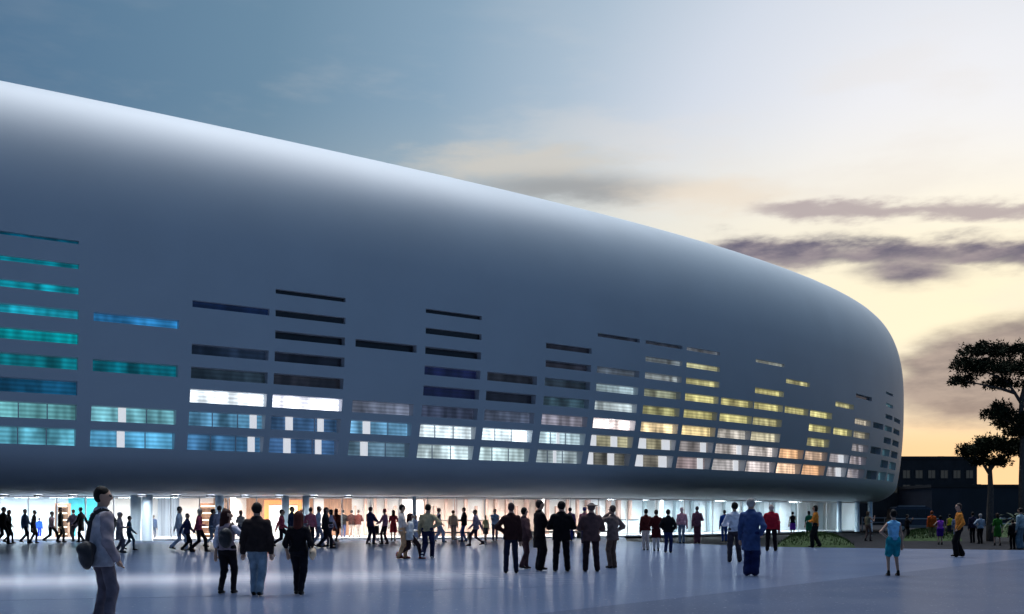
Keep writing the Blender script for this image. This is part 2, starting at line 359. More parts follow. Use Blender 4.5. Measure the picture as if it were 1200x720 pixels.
setp(6, (0, (200, 222, 228, 1.2)), (1, (225, 242, 250, 1.5)), (2, (56, 64, 86, 1)), (3, (20, 26, 62, 1)), (4, (24, 32, 74, 1)), (5, K), (6, K), (7, K))
setp(7, (0, (184, 208, 212, 1.1)), (1, (222, 240, 248, 1.5)), (2, (82, 92, 114, 1)), (3, (20, 24, 36, 1)), (4, (40, 44, 54, .8)))
setp(8, (0, (150, 166, 172, 1)), (1, (186, 212, 222, 1.2)), (2, (136, 134, 148, 1)), (3, (66, 96, 112, 1)), (4, (44, 60, 74, 1)), (5, (40, 44, 58, 1)), (6, (22, 26, 40, 1)))
setp(9, (0, (92, 92, 84, 1)), (1, (164, 160, 130, 1)), (2, (255, 236, 232, 1.9)), (3, (176, 190, 194, 1.1)), (4, (150, 172, 180, 1)), (5, (74, 84, 96, 1)), (7, (20, 26, 38, 1)))
setp(10, (0, (112, 108, 98, 1)), (1, (170, 164, 134, 1)), (2, (255, 226, 176, 1.4)), (3, (168, 166, 116, 1)), (4, (144, 150, 128, 1)), (5, (126, 134, 136, 1)), (6, (104, 114, 120, 1)), (7, (34, 42, 54, 1)))
setp(11, (0, (140, 126, 128, 1)), (1, (152, 146, 146, 1)), (2, (230, 206, 150, 1.1)), (3, Y_), (4, Y_), (5, (188, 182, 128, 1)), (6, (168, 166, 128, 1)), (7, (90, 96, 104, 1)))
setp(12, (0, (172, 168, 168, 1)), (1, (182, 174, 170, 1)), (2, (192, 186, 176, 1)), (3, Y_), (4, Y_))
setp(13, (0, (226, 214, 212, 1.1)), (1, (222, 212, 206, 1.1)), (2, (198, 190, 160, 1)), (3, (200, 192, 138, 1)), (4, Y_), (5, Y_), (7, (130, 134, 126, 1)))
setp(14, (0, (234, 196, 164, 1.1)), (1, (224, 176, 132, 1.1)), (4, Y_), (6, (192, 186, 132, 1)))
setp(15, (0, (232, 180, 136, 1.1)), (1, (216, 184, 158, 1)), (2, (206, 198, 140, 1)), (3, Y_), (4, Y_))
setp(16, (0, (150, 146, 152, 1)), (1, (158, 152, 156, 1)), (3, Y_), (5, (200, 194, 140, 1)))
setp(17, (0, (136, 132, 140, 1)), (1, (148, 140, 146, 1)), (2, (150, 146, 150, 1)), (3, (190, 180, 150, 1)), (4, (186, 176, 156, 1)), (6, (20, 26, 36, 1)))
setp(18, (0, (30, 48, 60, .7)), (2, (20, 34, 44, .7)), (4, (20, 34, 44, .7)))
for r in range(8): P[(19, r)] = (24, 44, 56, .8) if r % 2 else (70, 104, 116, .8)
for r in range(6): P[(20, r)] = (60, 92, 104, .8) if r < 2 else (24, 42, 52, .8)
cols_in = {3: (298, 8), 4: ((340, 8), (377, 7)), 5: (431, 8), 8: (656, 3), 9: ((697, 8), (722, 7)), 10: ((755, 9), (783, 9)), 11: (827, 6), 12: (869, 5), 16: (989, 5), 2: (143, 9)}
DEP = .42
m_flood = mat('floodlight_lens', (.9, .9, .9), .3, emit=(1, .93, .86), estr=30)
for c, (pa, pb) in enumerate(colphi):
    for r in has[c]:
        z0, z1 = rows[r]
        A0, B0 = ring_pt(pa, inset(z0), z0), ring_pt(pb, inset(z0), z0); A1, B1 = ring_pt(pa, inset(z1), z1), ring_pt(pb, inset(z1), z1)
        tdir = (B0 - A0).normalized(); nin = Vector((-tdir.y, tdir.x, 0)).normalized()
        if nin.dot(AO - A0) < 0: nin = -nin
        ctr = (A0 + B0 + A1 + B1) / 4; ctr.z = z0
        dep = DEP * (1 if r < 6 else .6)
        out = [A0, B0, B1, A1]; inn = [p + nin * dep for p in out]
        inn[3] = Vector((inn[0].x, inn[0].y, z1)) if r < 6 else inn[3]; inn[2] = Vector((inn[1].x, inn[1].y, z1)) if r < 6 else inn[2]
        w = MB(); w.add([p - ctr for p in out + inn], [(0, 1, 5, 4), (1, 2, 6, 5), (2, 3, 7, 6), (3, 0, 4, 7)])
        wo_ = w.build('window', m_reveal, arena, loc=ctr - AO)
        g = MB(); o2 = [p - nin * .03 for p in inn]; g.add([p - ctr for p in o2 + [p + nin * .02 for p in o2]], [(0, 1, 2, 3), (7, 6, 5, 4)])
        po = g.build('pane', m_pane, wo_)
        cc = P.get((c, r), K)
        if 3 <= c <= 8 and r > 2: cc = (*cc[:3], cc[3] * .6)
        if c < 3 and r > 1: cc = (cc[0], cc[1] * .90, cc[2] * .97, cc[3] * .9)
        po.color = (*s2l(cc[:3]), cc[3])
        L_ = (B0 - A0).length
        # a mullion or two so that the glass is not one sheet
        nm_ = max(0, int(L_ // 1.4)) if r < 2 and c < 9 else 0
        for k in range(1, nm_ + 1):
            p = inn[0].lerp(inn[1], k / (nm_ + 1)) - nin * .06
            w = MB(); w.obox(p - ctr - tdir * .02, p - ctr + tdir * .02, .05, .0, z1 - z0); w.build('mullion', m_reveal, wo_)
        if c == 9 and r == 2:
            p = inn[0].lerp(inn[1], .5) - nin * .16 - ctr; w = MB(); w.tube([p + Vector((0, 0, .22)) - nin * .06, p + Vector((0, 0, .22)) + nin * .06], [.10, .06], 14); w.build('floodlight', m_flood, wo_)
        if r < 2 and c in cols_in:
            ent = cols_in[c]; ent = ent if isinstance(ent[0], tuple) else (ent,)
            for xx, ww in ent:
                a_, b_ = colsx[c]; tpos = (xx - a_) / (b_ - a_)
                if colphi[c][0] == phi_of(b_): tpos = 1 - tpos
                p = inn[0].lerp(inn[1], tpos) - nin * .09; hw = L_ * ww / (b_ - a_) / 2
                w = MB(); w.obox(p - ctr - tdir * hw, p - ctr + tdir * hw, .08, .0, z1 - z0); w.build('interior_column', m_incol, wo_)

# ground floor: glazed lobby set back under the bowl
FX = [-420, -250, -100, 0, 200, 400, 550, 690, 830, 930, 1003]; FD = [58, 58, 58, 58, 58, 60, 62, 65, 72, 80, 88]
def fac(px, back=0):
    d = float(np.interp(px, FX, FD)); return Vector(((px - 600) / F * d, d + back, 0))
m_glass = bpy.data.materials.new('clear_glass'); m_glass.use_nodes = True
t = m_glass.node_tree; t.nodes.remove(t.nodes['Principled BSDF'])
tr = t.nodes.new('ShaderNodeBsdfTransparent'); tr.inputs[0].default_value = (.93, .96, .97, 1); gl = t.nodes.new('ShaderNodeBsdfGlossy'); gl.inputs['Roughness'].default_value = .04
mxs = t.nodes.new('ShaderNodeMixShader'); mxs.inputs[0].default_value = .07
t.links.new(tr.outputs[0], mxs.inputs[1]); t.links.new(gl.outputs[0], mxs.inputs[2]); t.links.new(mxs.outputs[0], t.nodes['Material Output'].inputs[0])
m_mull = mat('pale_mullion', (.6, .62, .64), .4)
m_white = mat('white_plaster', (.8, .79, .77), .7); m_cream = mat('cream_plaster', (.82, .70, .62), .7, nscale=.8, namt=.06)
m_wood = mat('brown_timber', (.25, .13, .075), .5, nscale=2, namt=.3, stretch=(8, 8, .6)); m_cool = mat('cool_white_panel', (.74, .8, .82), .6, nscale=.7, namt=.07)
m_teal = mat('teal_wall', (.06, .5, .55), .5, nscale=1.2, namt=.25); m_grey = mat('grey_curtain', (.38, .42, .48), .8, nscale=2, namt=.3, stretch=(5, 5, .1))
m_floor = mat('white_terrazzo', (.7, .7, .72), .3, nscale=6, namt=.08)
m_light = mat('luminous_ceiling_panel', (.9, .9, .9), .5, emit=(1, .90, .82), estr=42)
m_lightc = mat('cool_luminous_ceiling_panel', (.9, .9, .9), .5, emit=(.86, .95, 1), estr=42)
m_coln = mat('pale_blue_column_paint', (.55, .68, .78), .35, nscale=1, namt=.05)
pxs = [-420 + 70 * k for k in range(6)] + [0 + 33.4 * k for k in range(31)]
pxs = sorted(set(pxs))
for k in range(len(pxs) - 1):
    A, B = fac(pxs[k]) - AO, fac(pxs[k + 1]) - AO
    w = MB(); w.obox(A, B, .02, .10, ZS - .112); pn = w.build('facade_pane', m_glass, arena)
    t_ = (B - A).normalized()
    w = MB(); w.obox(A - t_ * .03, A + t_ * .03, .09, .07, ZS - .005); w.build('mullion', m_mull, arena)
    w = MB(); w.obox(A + t_ * .033, B - t_ * .033, .10, ZS - .11, ZS - .012); w.build('header', m_white, arena)
    w = MB(); w.obox(A + t_ * .033, B - t_ * .033, .10, .0, .10); w.build('plinth', m_floor if pxs[k] < 735 else m_mull, arena)
poly = [fac(p) - AO for p in pxs]; back = [fac(p, 9) - AO for p in pxs]
w = MB()
for k in range(len(pxs) - 1): w.add([(*poly[k][:2], .07), (*poly[k + 1][:2], .07), (*back[k + 1][:2], .07), (*back[k][:2], .07)], [(0, 1, 2, 3)])
w.build('lobby_floor', m_floor, arena)
segs = [(-420, 0, m_cool), (0, 52, m_teal), (52, 104, m_cream), (104, 150, m_grey), (150, 196, m_cream), (196, 245, m_wood), (245, 332, m_wood), (332, 346, m_white), (346, 384, m_wood),
        (384, 470, m_white), (470, 520, m_cream), (520, 560, m_white), (560, 640, m_cream), (640, 750, m_white), (750, 880, m_cool), (880, 1003, m_cool)]
for a_, b_, m_ in segs:
    n_ = max(1, int((b_ - a_) / 45)); w = MB()
    for k in range(n_):
        p0, p1 = fac(a_ + (b_ - a_) * k / n_, 9) - AO, fac(a_ + (b_ - a_) * (k + 1) / n_, 9) - AO; w.obox(p0, p1, .12, .07, ZS - .004)
    w.build('lobby_wall', m_, arena)
for p_ in (-420, 1003): w = MB(); w.obox(fac(p_, .1) - AO, fac(p_, 9) - AO, .15, .07, ZS - .004); w.build('end_wall', m_cool, arena)
for p_ in (120, 240, 640, 790):                 # cross walls and a screen inside the lobby
    w = MB(); w.obox(fac(p_, 5.5) - AO, fac(p_, 8.9) - AO, .12, .08, ZS - .004); w.build('partition', m_white, arena)
for k, p_ in enumerate(range(-390, 1000, 45)):
    for bk in (2.2, 5.8):
        c_ = fac(p_, bk) - AO; w = MB(); w.box(c_.x - .75, c_.x + .75, c_.y - .55, c_.y + .55, ZS - .012, ZS - .003)
        w.build('ceiling_light', m_lightc if (p_ > 700 or p_ < 160) else m_light, arena)
for p_, bk, rr_ in ((-200, -2, .3), (-60, -2, .3), (170, -1.4, .30), (189, -2.2, .29), (266, -1.5, .25), (340, -1.2, .22), (365, -1.6, .2), (487, -.8, .12), (978, -1.2, .2), (997, -1.6, .2), (1011, -1.8, .2)):
    c_ = fac(p_, bk) - AO; w = MB(); w.tube([(c_.x, c_.y, 0), (c_.x, c_.y, .08), (c_.x, c_.y, .081), (c_.x, c_.y, ZS - .002)], [rr_ + .03, rr_ + .03, rr_, rr_], 20); w.build('column', m_coln, arena, True)
m_fill = mat('added_fill_lens', (.9, .9, .9), .4, emit=(.93, .96, 1), estr=85); m_fill_can = mat('added_fill_housing', (.12, .13, .15), .5)  # lamps added under the soffit to brighten the columns and paving
for k, p_ in enumerate(range(-380, 420, 38)):
    c_ = fac(p_, -3.2) - AO; w = MB(); w.tube([(c_.x, c_.y, ZS - .12), (c_.x, c_.y, ZS - .002)], [.25, .26], 16, caps=False); w.tube([(c_.x, c_.y, ZS - .12), (c_.x, c_.y, ZS - .004)], [.235, .245], 16, caps=False); dl = w.build('added_fill_light', m_fill_can, arena, True)
    w = MB(); w.tube([(c_.x, c_.y, ZS - .03), (c_.x, c_.y, ZS - .006)], [.22, .232], 16); w.build('lens', m_fill, dl)

# ---------------------------------------------------------------- lobby things
m_orange = mat('glowing_orange_lacquer', (.75, .2, .05), .4, emit=(1, .28, .06), estr=.25)  # weak glow put into the lacquer itself
m_yscreen = mat('yellow_light_box', (.8, .7, .4), .4, emit=(1, .80, .36), estr=1.6)
m_shelfglow = mat('shelf_light_strip', (.9, .8, .6), .4, emit=(1, .86, .62), estr=3)
m_darktop = mat('dark_stone', (.04, .045, .055), .4)
def frame_of(px, back):
    a, b_ = fac(px - 3, back), fac(px + 3, back); return fac(px, back), math.atan2(b_.y - a.y, b_.x - a.x), (b_ - a).length / 6
def shelf_unit(px, wpx, back, label):
    c, rz, mpp = frame_of(px, back); w = wpx * mpp; root = empty('shelf_unit', (c.x, c.y, .07), rz); tag(root, label, 'shelf', 'lit shelf units in the lobby')
    q = MB(); q.box(-w / 2, w / 2, .30, .34, 0, 2.2); q.build('back_panel', m_wood, root)
    for sx in (-1, 1): q = MB(); q.box(sx * w / 2 - .03, sx * w / 2 + .03, -.12, .297, 0, 2.2); q.build('side_panel', m_wood, root)
    for k in range(5):
        z = .25 + k * .45; q = MB(); q.box(-w / 2 + .033, w / 2 - .033, -.1, .296, z, z + .03); sh = q.build('shelf', m_wood, root)
        q = MB(); q.box(-w / 2 + .06, w / 2 - .06, .20, .28, z - .09, z - .004); q.build('light_strip', m_shelfglow, sh)
shelf_unit(212, 22, 5.2, 'timber shelf unit with glowing strips between the pale blue columns')
shelf_unit(22, 16, 5.6, 'timber shelf unit with glowing strips before the teal wall')
c, rz, mpp = frame_of(312, 4.4); pr = empty('exhibition_portal', (c.x, c.y, .07), rz); tag(pr, 'orange framed portal with a glowing yellow light box in the lobby', 'portal')
wq = 42 * mpp
for sx in (-1, 1): q = MB(); q.box(sx * wq / 2 - .14, sx * wq / 2 + .14, -.15, .15, 0, 2.4); q.build('jamb', m_orange, pr)
q = MB(); q.box(-wq / 2 + .143, wq / 2 - .143, -.15, .15, 2.12, 2.4); q.build('lintel', m_orange, pr)
q = MB(); q.box(.0, wq / 2 - .15, .0, .1, .75, 2.05); q.build('light_box', m_yscreen, pr)
q = MB(); q.box(-wq / 2 + .15, -.02, .0, .1, .05, 2.05); q.build('side_leaf', m_cool, pr)
m_fin = mat('rose_timber_fin', (.50, .33, .27), .5, nscale=2, namt=.25, stretch=(6, 6, .5)); m_finc = mat('grey_glass_fin', (.42, .50, .53), .3)
for k, p_ in enumerate([390 + 13.5 * i for i in range(28)]):
    a_, b_ = fac(p_ - 1.2 - (k % 3) * .6, 8.6) - AO, fac(p_ + 1.2 + (k % 2) * .9, 8.6) - AO; w = MB(); w.obox(a_, b_, .3, .075, ZS - (.004 if k % 4 else .5)); w.build('wall_fin', m_fin, arena)
for k, p_ in enumerate([775 + 21 * i for i in range(11)]):
    a_, b_ = fac(p_ - 1.5 - (k % 3), 8.6) - AO, fac(p_ + 1.5 + (k % 2) * 2, 8.6) - AO; w = MB(); w.obox(a_, b_, .3, .075, ZS - .004); w.build('wall_fin', m_finc, arena)
def desk(px, w, back, m1, label):
    c, rz, mpp = frame_of(px, back); root = empty('reception_desk', (c.x, c.y, .07), rz); tag(root, label, 'desk')
    q = MB(); q.box(-w / 2, w / 2, -.3, -.22, 0, 1.05); q.build('front_panel', m1, root)
    q = MB(); q.box(-w / 2 - .05, w / 2 + .05, -.36, .3, 1.053, 1.10); q.build('counter', m_darktop, root)
    for sx in (-1, 1): q = MB(); q.box(sx * w / 2 - .04, sx * w / 2 + .04, -.217, .28, 0, 1.05); q.build('side_panel', m1, root)
desk(535, 3.2, 4.5, m_fin, 'rose timber reception desk inside the bright lobby, left of the men in suits')
desk(735, 3.0, 4.5, m_cool, 'pale reception desk inside the lobby behind the trio')
desk(75, 2.6, 4.8, m_cool, 'pale ticket desk inside the lobby by the cream wall')
c, rz, mpp = frame_of(478, 3.0); fr = empty('display_frame', (c.x, c.y, .07), rz); tag(fr, 'tall white framed display panel in the lobby behind the striding couple', 'display')
for sx in (-1, 1): q = MB(); q.box(sx * .62 - .05, sx * .62 + .05, -.08, .08, 0, 2.42); q.build('upright', m_white, fr)
q = MB(); q.box(-.57, .57, -.08, .08, 2.32, 2.42); q.build('top_rail', m_white, fr); q = MB(); q.box(-.567, .567, -.02, .02, .25, 2.317); q.build('panel', m_cream, fr)
def bench(px, w, back, label):
    c, rz, mpp = frame_of(px, back); root = empty('bench', (c.x, c.y, 0), rz); tag(root, label, 'bench', 'stone benches outside the lobby')
    q = MB(); q.box(-w / 2, w / 2, -.25, .25, .38, .48); q.build('seat', m_darktop, root)
    for sx in (-1, 1): q = MB(); q.box(sx * (w / 2 - .35) - .12, sx * (w / 2 - .35) + .12, -.2, .2, 0, .378); q.build('leg', m_darktop, root)
bench(645, 3.6, -1.1, 'long dark stone bench before the glass, behind the man in the long black coat')
bench(696, 3.4, -1.1, 'long dark stone bench before the glass, behind the man with the brown jacket')
bench(530, 3.0, -1.1, 'long dark stone bench before the glass, behind the woman in the white dress')

# ---------------------------------------------------------------- verge, buildings and trees on the right
def mound(name, pts, hgt, seed):
    r_ = random.Random(seed); P2 = [Vector(pix(*p)) for p in pts]; c = sum(P2, Vector((0, 0))) / len(P2)
    ring = []
    for i in range(len(P2)):
        a, d = P2[i], P2[(i + 1) % len(P2)]
        for k in range(6): ring.append(a.lerp(d, k / 6))
    q = MB(); n = len(ring); lv = [(1, -.13), (.97, 0), (.85, .35), (.65, .72), (.35, .95), (.12, 1.0)]
    for s_, z in lv:
        for p in ring:
            w_ = c + (p - c) * s_; q.v.append((w_.x, w_.y, (z * hgt if z > 0 else z) + r_.uniform(-.02, .02) * (z > 0)))
    for j in range(len(lv) - 1):
        for k in range(n): q.f.append((j * n + k, j * n + (k + 1) % n, (j + 1) * n + (k + 1) % n, (j + 1) * n + k)); q.m.append(0)
    q.f.append(tuple((len(lv) - 1) * n + k for k in range(n))); q.m.append(0)
    o = q.build(name, m_grass, None, True); tag(o, kind='structure')
    bl = MB()
    for k in range(2600):
        s_ = math.sqrt(r_.random()) * .96; i = r_.random() * n; p = ring[int(i)].lerp(ring[(int(i) + 1) % n], i % 1); w_ = c + (p - c) * s_
        z = hgt * np.interp(s_, [.12, .35, .65, .85, .97], [1, .95, .72, .35, 0]); h = r_.uniform(.08, .2); a = r_.uniform(0, 6.28); dx_, dy_ = math.cos(a) * .03, math.sin(a) * .03
        lx, ly = r_.uniform(-.08, .08), r_.uniform(-.08, .08)
        bl.add([(w_.x - dx_, w_.y - dy_, z - .02), (w_.x + dx_, w_.y + dy_, z - .02), (w_.x + lx, w_.y + ly, z + h)], [(0, 1, 2)])
    return bl
m_blade = mat('grass_blades', (.045, .08, .025), .8, spec=.1, nscale=2, namt=.4)
for k, (pts, h_) in enumerate([([(908, 640.2), (1003, 640), (985, 633), (960, 629), (925, 630)], .42), ([(1058, 632), (1128, 632), (1120, 622), (1066, 622)], .25), ([(1168, 628), (1260, 627), (1250, 613), (1172, 614)], .35)]):
    bl = mound('grass_mound', pts, h_, k); tag(bl.build('grass', m_blade), 'short rough grass covering the low mound', 'grass', None, 'stuff')

m_block = mat('dark_render', (.030, .032, .036), .8, nscale=.6, namt=.25); m_block2 = mat('dark_blue_cladding', (.022, .026, .040), .6, nscale=.4, namt=.2)
m_win = mat('dim_window_glass', (.05, .055, .05), .15, emit=(.55, .55, .48), estr=.035); m_wframe = mat('dull_window_frame', (.06, .06, .06), .6)
m_roofing = mat('dark_roofing', (.025, .025, .028), .8)
def block(name, px0, px1, ytop, d, deep, m_, label, wins):
    x0, x1 = (px0 - 600) / F * d, (px1 - 600) / F * d; zt = HC + (HOR - ytop) / F * d
    root = empty(name, ((x0 + x1) / 2, d, -.12)); tag(root, label, 'building'); hw = (x1 - x0) / 2
    q = MB(); q.box(-hw, hw, 0, deep, 0, zt - .3); q.build('wall', m_, root)
    q = MB(); q.box(-hw - .15, hw + .15, -.15, deep + .15, zt - .297, zt + .12); rf = q.build('roof', m_roofing, root)
    for k in range(3): u = -hw + (2 * hw) * (.2 + .3 * k); q = MB(); q.box(u - .5, u + .5, 3, 4, zt + .123, zt + .26 + .03 * k); q.build('roof_vent', m_roofing, rf)
    for (wx, wy, ww, wh) in wins:
        X = (wx - 600) / F * d - root.location.x; Z = HC + (HOR - wy) / F * d + .12; a, h = ww / F * d / 2, wh / F * d / 2
        q = MB()
        for bx in ((X - a - .08, X - a, Z - h - .08, Z + h + .08), (X + a, X + a + .08, Z - h - .08, Z + h + .08), (X - a, X + a, Z + h, Z + h + .08), (X - a, X + a, Z - h - .08, Z - h)):
            q.box(bx[0], bx[1], -.12, -.002, bx[2], bx[3])
        f_ = q.build('window', m_wframe, root); q = MB(); q.box(X - a + .003, X + a - .003, -.05, -.003, Z - h + .003, Z + h - .003); q.build('pane', m_win, f_)
        q = MB(); q.box(X - .03, X + .03, -.09, -.055, Z - h, Z + h); q.build('glazing_bar', m_wframe, f_)
block('office_block', 985, 1145, 535, 150, 22, m_block, 'dark flat roofed office block with two rows of dim windows beyond the trees',
      [(1062 + 14.8 * k - 14.8 * 2, 556, 8, 9) for k in range(8)] + [(1062 + 14.8 * k - 14.8 * 2, 573, 8, 9) for k in range(6)])
block('warehouse', 1092, 1420, 568, 138, 30, m_block2, 'long low dark blue warehouse beside the office block', [])
# parked van
def van(px, yb, label):
    X, D = pix(px, yb); root = empty('parked_van', (X, D, -.12)); tag(root, label, 'van'); Lh = 2.25
    prof = [(-Lh, .35), (-Lh, 1.15), (-Lh + .15, 2.18), (-Lh + .45, 2.38), (Lh - 1.25, 2.40), (Lh - .95, 2.28), (Lh - .35, 1.36), (Lh - .05, 1.15), (Lh, .7), (Lh, .35)]
    q = MB(); n = len(prof); ws = [.9 if z < 1.4 else .80 for _, z in prof]
    q.add([(x, -w_, z) for (x, z), w_ in zip(prof, ws)] + [(x, w_, z) for (x, z), w_ in zip(prof, ws)], [tuple(range(n)), tuple(range(2 * n - 1, n - 1, -1))] + [(i, i + n, (i + 1) % n + n, (i + 1) % n) for i in range(n)])
    body = q.build('body', mat('navy_car_paint', (.025, .038, .075), .4), root)
    gm = mat('dark_car_glass', (.01, .012, .015), .05); sm = mat('pale_highlight', (.55, .57, .6), .35)
    for a, c_ in ((-1.85, -1.0), (-.92, -.05), (.03, .85), (.93, 1.5)):
        q = MB(); ty = a > .9
        q.add([(a, -.905, 1.42), (c_ + (.1 if ty else 0), -.905, 1.42), (c_ - (.35 if ty else 0), -.815, 2.12), (a, -.815, 2.12)], [(0, 1, 2, 3)]); q.add([(a, -.93, 1.42), (c_ + (.1 if ty else 0), -.93, 1.42), (c_ - (.35 if ty else 0), -.84, 2.12), (a, -.84, 2.12)], [(0, 1, 2, 3)]); q.build('side_window', gm, root)
    q = MB(); q.box(-Lh + .03, Lh - .2, -.925, -.903, 1.18, 1.27); q.build('waist_stripe', sm, root)
    q = MB(); q.box(-Lh + .1, Lh - .15, -.93, -.903, .38, .62); q.build('sill_panel', mat('grey_sill', (.22, .23, .25), .5), root)
    q = MB(); q.box(-Lh + .5, Lh - 1.4, -.78, -.70, 2.405, 2.46); q.build('roof_highlight_bar', sm, root)  # pale bar standing in for the highlight along the roof edge
    tm, rm = mat('tyre_rubber', (.015, .015, .015), .8), mat('wheel_rim', (.4, .4, .42), .3, metal=.8)
    for x in (-1.4, 1.35):
        for sy in (-1, 1):
            q = MB(); q.tube([(x, sy * .72, .34), (x, sy * .95, .34)], .34, 22); wh = q.build('wheel', tm, root); q = MB(); q.tube([(x, sy * .951, .34), (x, sy * .965, .34)], [.2, .17], 16); q.build('rim', rm, wh)
    for sy in (-.65, .65): q = MB(); q.box(Lh - .06, Lh + .02, sy - .14, sy + .14, .75, .95); q.build('headlight', sm, root)
van(1070, 621.5, 'navy van with a pale waist stripe parked behind the grass, by the dark block')
# white rail
m_rail = mat('white_rail_paint', (.7, .7, .72), .4)
def rail(px0, px1, d, label):
    x0, x1 = (px0 - 600) / F * d, (px1 - 600) / F * d; root = empty('guard_rail', ((x0 + x1) / 2, d, -.12)); tag(root, label, 'railing', 'white rails along the road'); h = (x1 - x0) / 2
    for z in (1.30, .85): q = MB(); q.box(-h, h, -.04, .04, z - .05, z + .05); q.build('rail', m_rail, root)
    k = 0
    while k * 2.2 <= 2 * h: q = MB(); q.box(-h + k * 2.2 - .05 + .06, -h + k * 2.2 + .05 + .06, .043, .13, 0, 1.38); q.build('post', m_rail, root); k += 1
rail(1010, 1046, 96, 'white two bar guard rail standing under the end of the arena')
rail(1172, 1330, 84, 'white two bar guard rail running behind the grass at the tall pine')

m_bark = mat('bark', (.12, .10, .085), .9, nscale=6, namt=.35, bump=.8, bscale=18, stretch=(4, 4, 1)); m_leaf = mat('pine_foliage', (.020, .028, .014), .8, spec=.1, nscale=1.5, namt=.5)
m_leaf2 = mat('palm_foliage', (.06, .09, .045), .6, nscale=3, namt=.3)
def tree(px, yb, d, trunk, pads, limbs, label, seed, leafn):
    r_ = random.Random(seed); bx = (px - 600) / F * d; root = empty('pine_tree', (bx, d, -.12)); tag(root, label, 'tree', 'umbrella pines beside the road')
    loc = lambda x, y, o=0: Vector(((x - 600) / F * (d + o) - bx, o, HC + .12 + (HOR - y) / F * (d + o)))
    q = MB(); pts = [Vector((0, 0, 0))] + [loc(*p) for p in trunk]; q.tube(pts, [.22 * (1 - .55 * i / (len(pts) - 1)) * (d / 60) for i in range(len(pts))], 12); q.build('trunk', m_bark, root, True)
    for lb in limbs:
        pts = [loc(*p) for p in lb]; q = MB(); q.tube(pts, [.11 * (1 - .7 * i / (len(pts) - 1)) for i in range(len(pts))], 8); q.build('limb', m_bark, root, True)
    q = MB()
    for (x, y, rx, ry, o) in pads:
        c = loc(x, y, o); ax, az = rx / F * d, ry / F * d; ay = ax * .9
        # each pad is a cluster of tufts
        for t_ in range(max(5, int(ax * 48))):
            th, rr_ = r_.uniform(0, 6.283), math.sqrt(r_.random()); tc_ = c + Vector((math.cos(th) * rr_ * ax, math.sin(th) * rr_ * ay, az * (math.sqrt(max(0, 1 - rr_ * rr_)) * r_.uniform(-.35, 1)) )); tr_ = r_.uniform(.18, .42)
            for l in range(leafn):
                v = Vector((r_.gauss(0, 1), r_.gauss(0, 1), r_.gauss(0, .7))); v = v.normalized() * tr_ * r_.random() ** .4; p = tc_ + v
                a = Vector((r_.gauss(0, 1), r_.gauss(0, 1), r_.gauss(0, 1))).normalized(); u = v.normalized() if v.length > 0 else a; w_ = u.cross(a).normalized() * r_.uniform(.05, .10); ln = r_.uniform(.14, .30)
                q.add([p - w_, p + u * ln * .5 + w_ * .3, p + u * ln, p + w_], [(0, 1, 2, 3)])
    q.build('crown', m_leaf, root)
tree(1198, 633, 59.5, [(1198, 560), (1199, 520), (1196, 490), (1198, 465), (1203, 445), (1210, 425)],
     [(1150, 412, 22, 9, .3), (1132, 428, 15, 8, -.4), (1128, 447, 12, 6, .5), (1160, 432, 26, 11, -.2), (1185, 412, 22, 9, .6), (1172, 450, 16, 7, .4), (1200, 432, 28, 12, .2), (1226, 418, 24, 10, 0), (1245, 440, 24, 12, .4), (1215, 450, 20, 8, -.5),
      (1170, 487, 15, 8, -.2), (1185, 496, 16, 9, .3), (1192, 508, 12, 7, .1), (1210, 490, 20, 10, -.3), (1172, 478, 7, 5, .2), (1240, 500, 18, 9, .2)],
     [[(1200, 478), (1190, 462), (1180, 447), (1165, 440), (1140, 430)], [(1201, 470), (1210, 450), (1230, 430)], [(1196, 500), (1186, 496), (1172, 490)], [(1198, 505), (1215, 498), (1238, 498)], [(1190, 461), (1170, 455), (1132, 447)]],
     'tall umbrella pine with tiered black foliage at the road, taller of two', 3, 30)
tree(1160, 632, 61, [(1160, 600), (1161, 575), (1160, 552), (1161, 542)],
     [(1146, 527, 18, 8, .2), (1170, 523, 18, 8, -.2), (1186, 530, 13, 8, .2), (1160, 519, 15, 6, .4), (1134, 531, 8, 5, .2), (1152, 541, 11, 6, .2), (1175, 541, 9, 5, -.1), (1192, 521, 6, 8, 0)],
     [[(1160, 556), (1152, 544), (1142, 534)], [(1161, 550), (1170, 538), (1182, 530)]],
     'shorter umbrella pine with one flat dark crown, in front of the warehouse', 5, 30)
# a spiky palm shrub by the tall pine
def palm(px, yb, label):
    X, D = pix(px, yb); root = empty('palm_shrub', (X, D, -.12)); tag(root, label, 'shrub'); r_ = random.Random(9)
    q = MB(); q.tube([(0, 0, 0), (.03, 0, .7), (0, .03, 1.4)], [.13, .11, .09], 8); q.build('trunk', m_bark, root, True)
    for k in range(22):
        a = k * 2.4; el = r_.uniform(-.1, 1.2); pts = []; ln = r_.uniform(1.0, 1.6)
        for j in range(6):
            t_ = j / 5; pts.append(Vector((math.cos(a) * ln * t_ * math.cos(el), math.sin(a) * ln * t_ * math.cos(el), 1.4 + ln * t_ * math.sin(el) - .6 * t_ * t_)))
        side = Vector((-math.sin(a), math.cos(a), 0)); q = MB()
        for j in range(5):
            w0, w1 = .09 * math.sin(math.pi * (j / 5 * .9 + .1)), .09 * math.sin(math.pi * ((j + 1) / 5 * .9 + .1))
            q.add([pts[j] - side * w0, pts[j] + side * w0, pts[j + 1] + side * w1 + Vector((0, 0, .0)), pts[j + 1] - side * w1], [(0, 1, 2, 3)])
        q.build('leaf', m_leaf2, root)
palm(1190, 634.5, 'low palm shrub with arching grey green leaves under the tall pine')

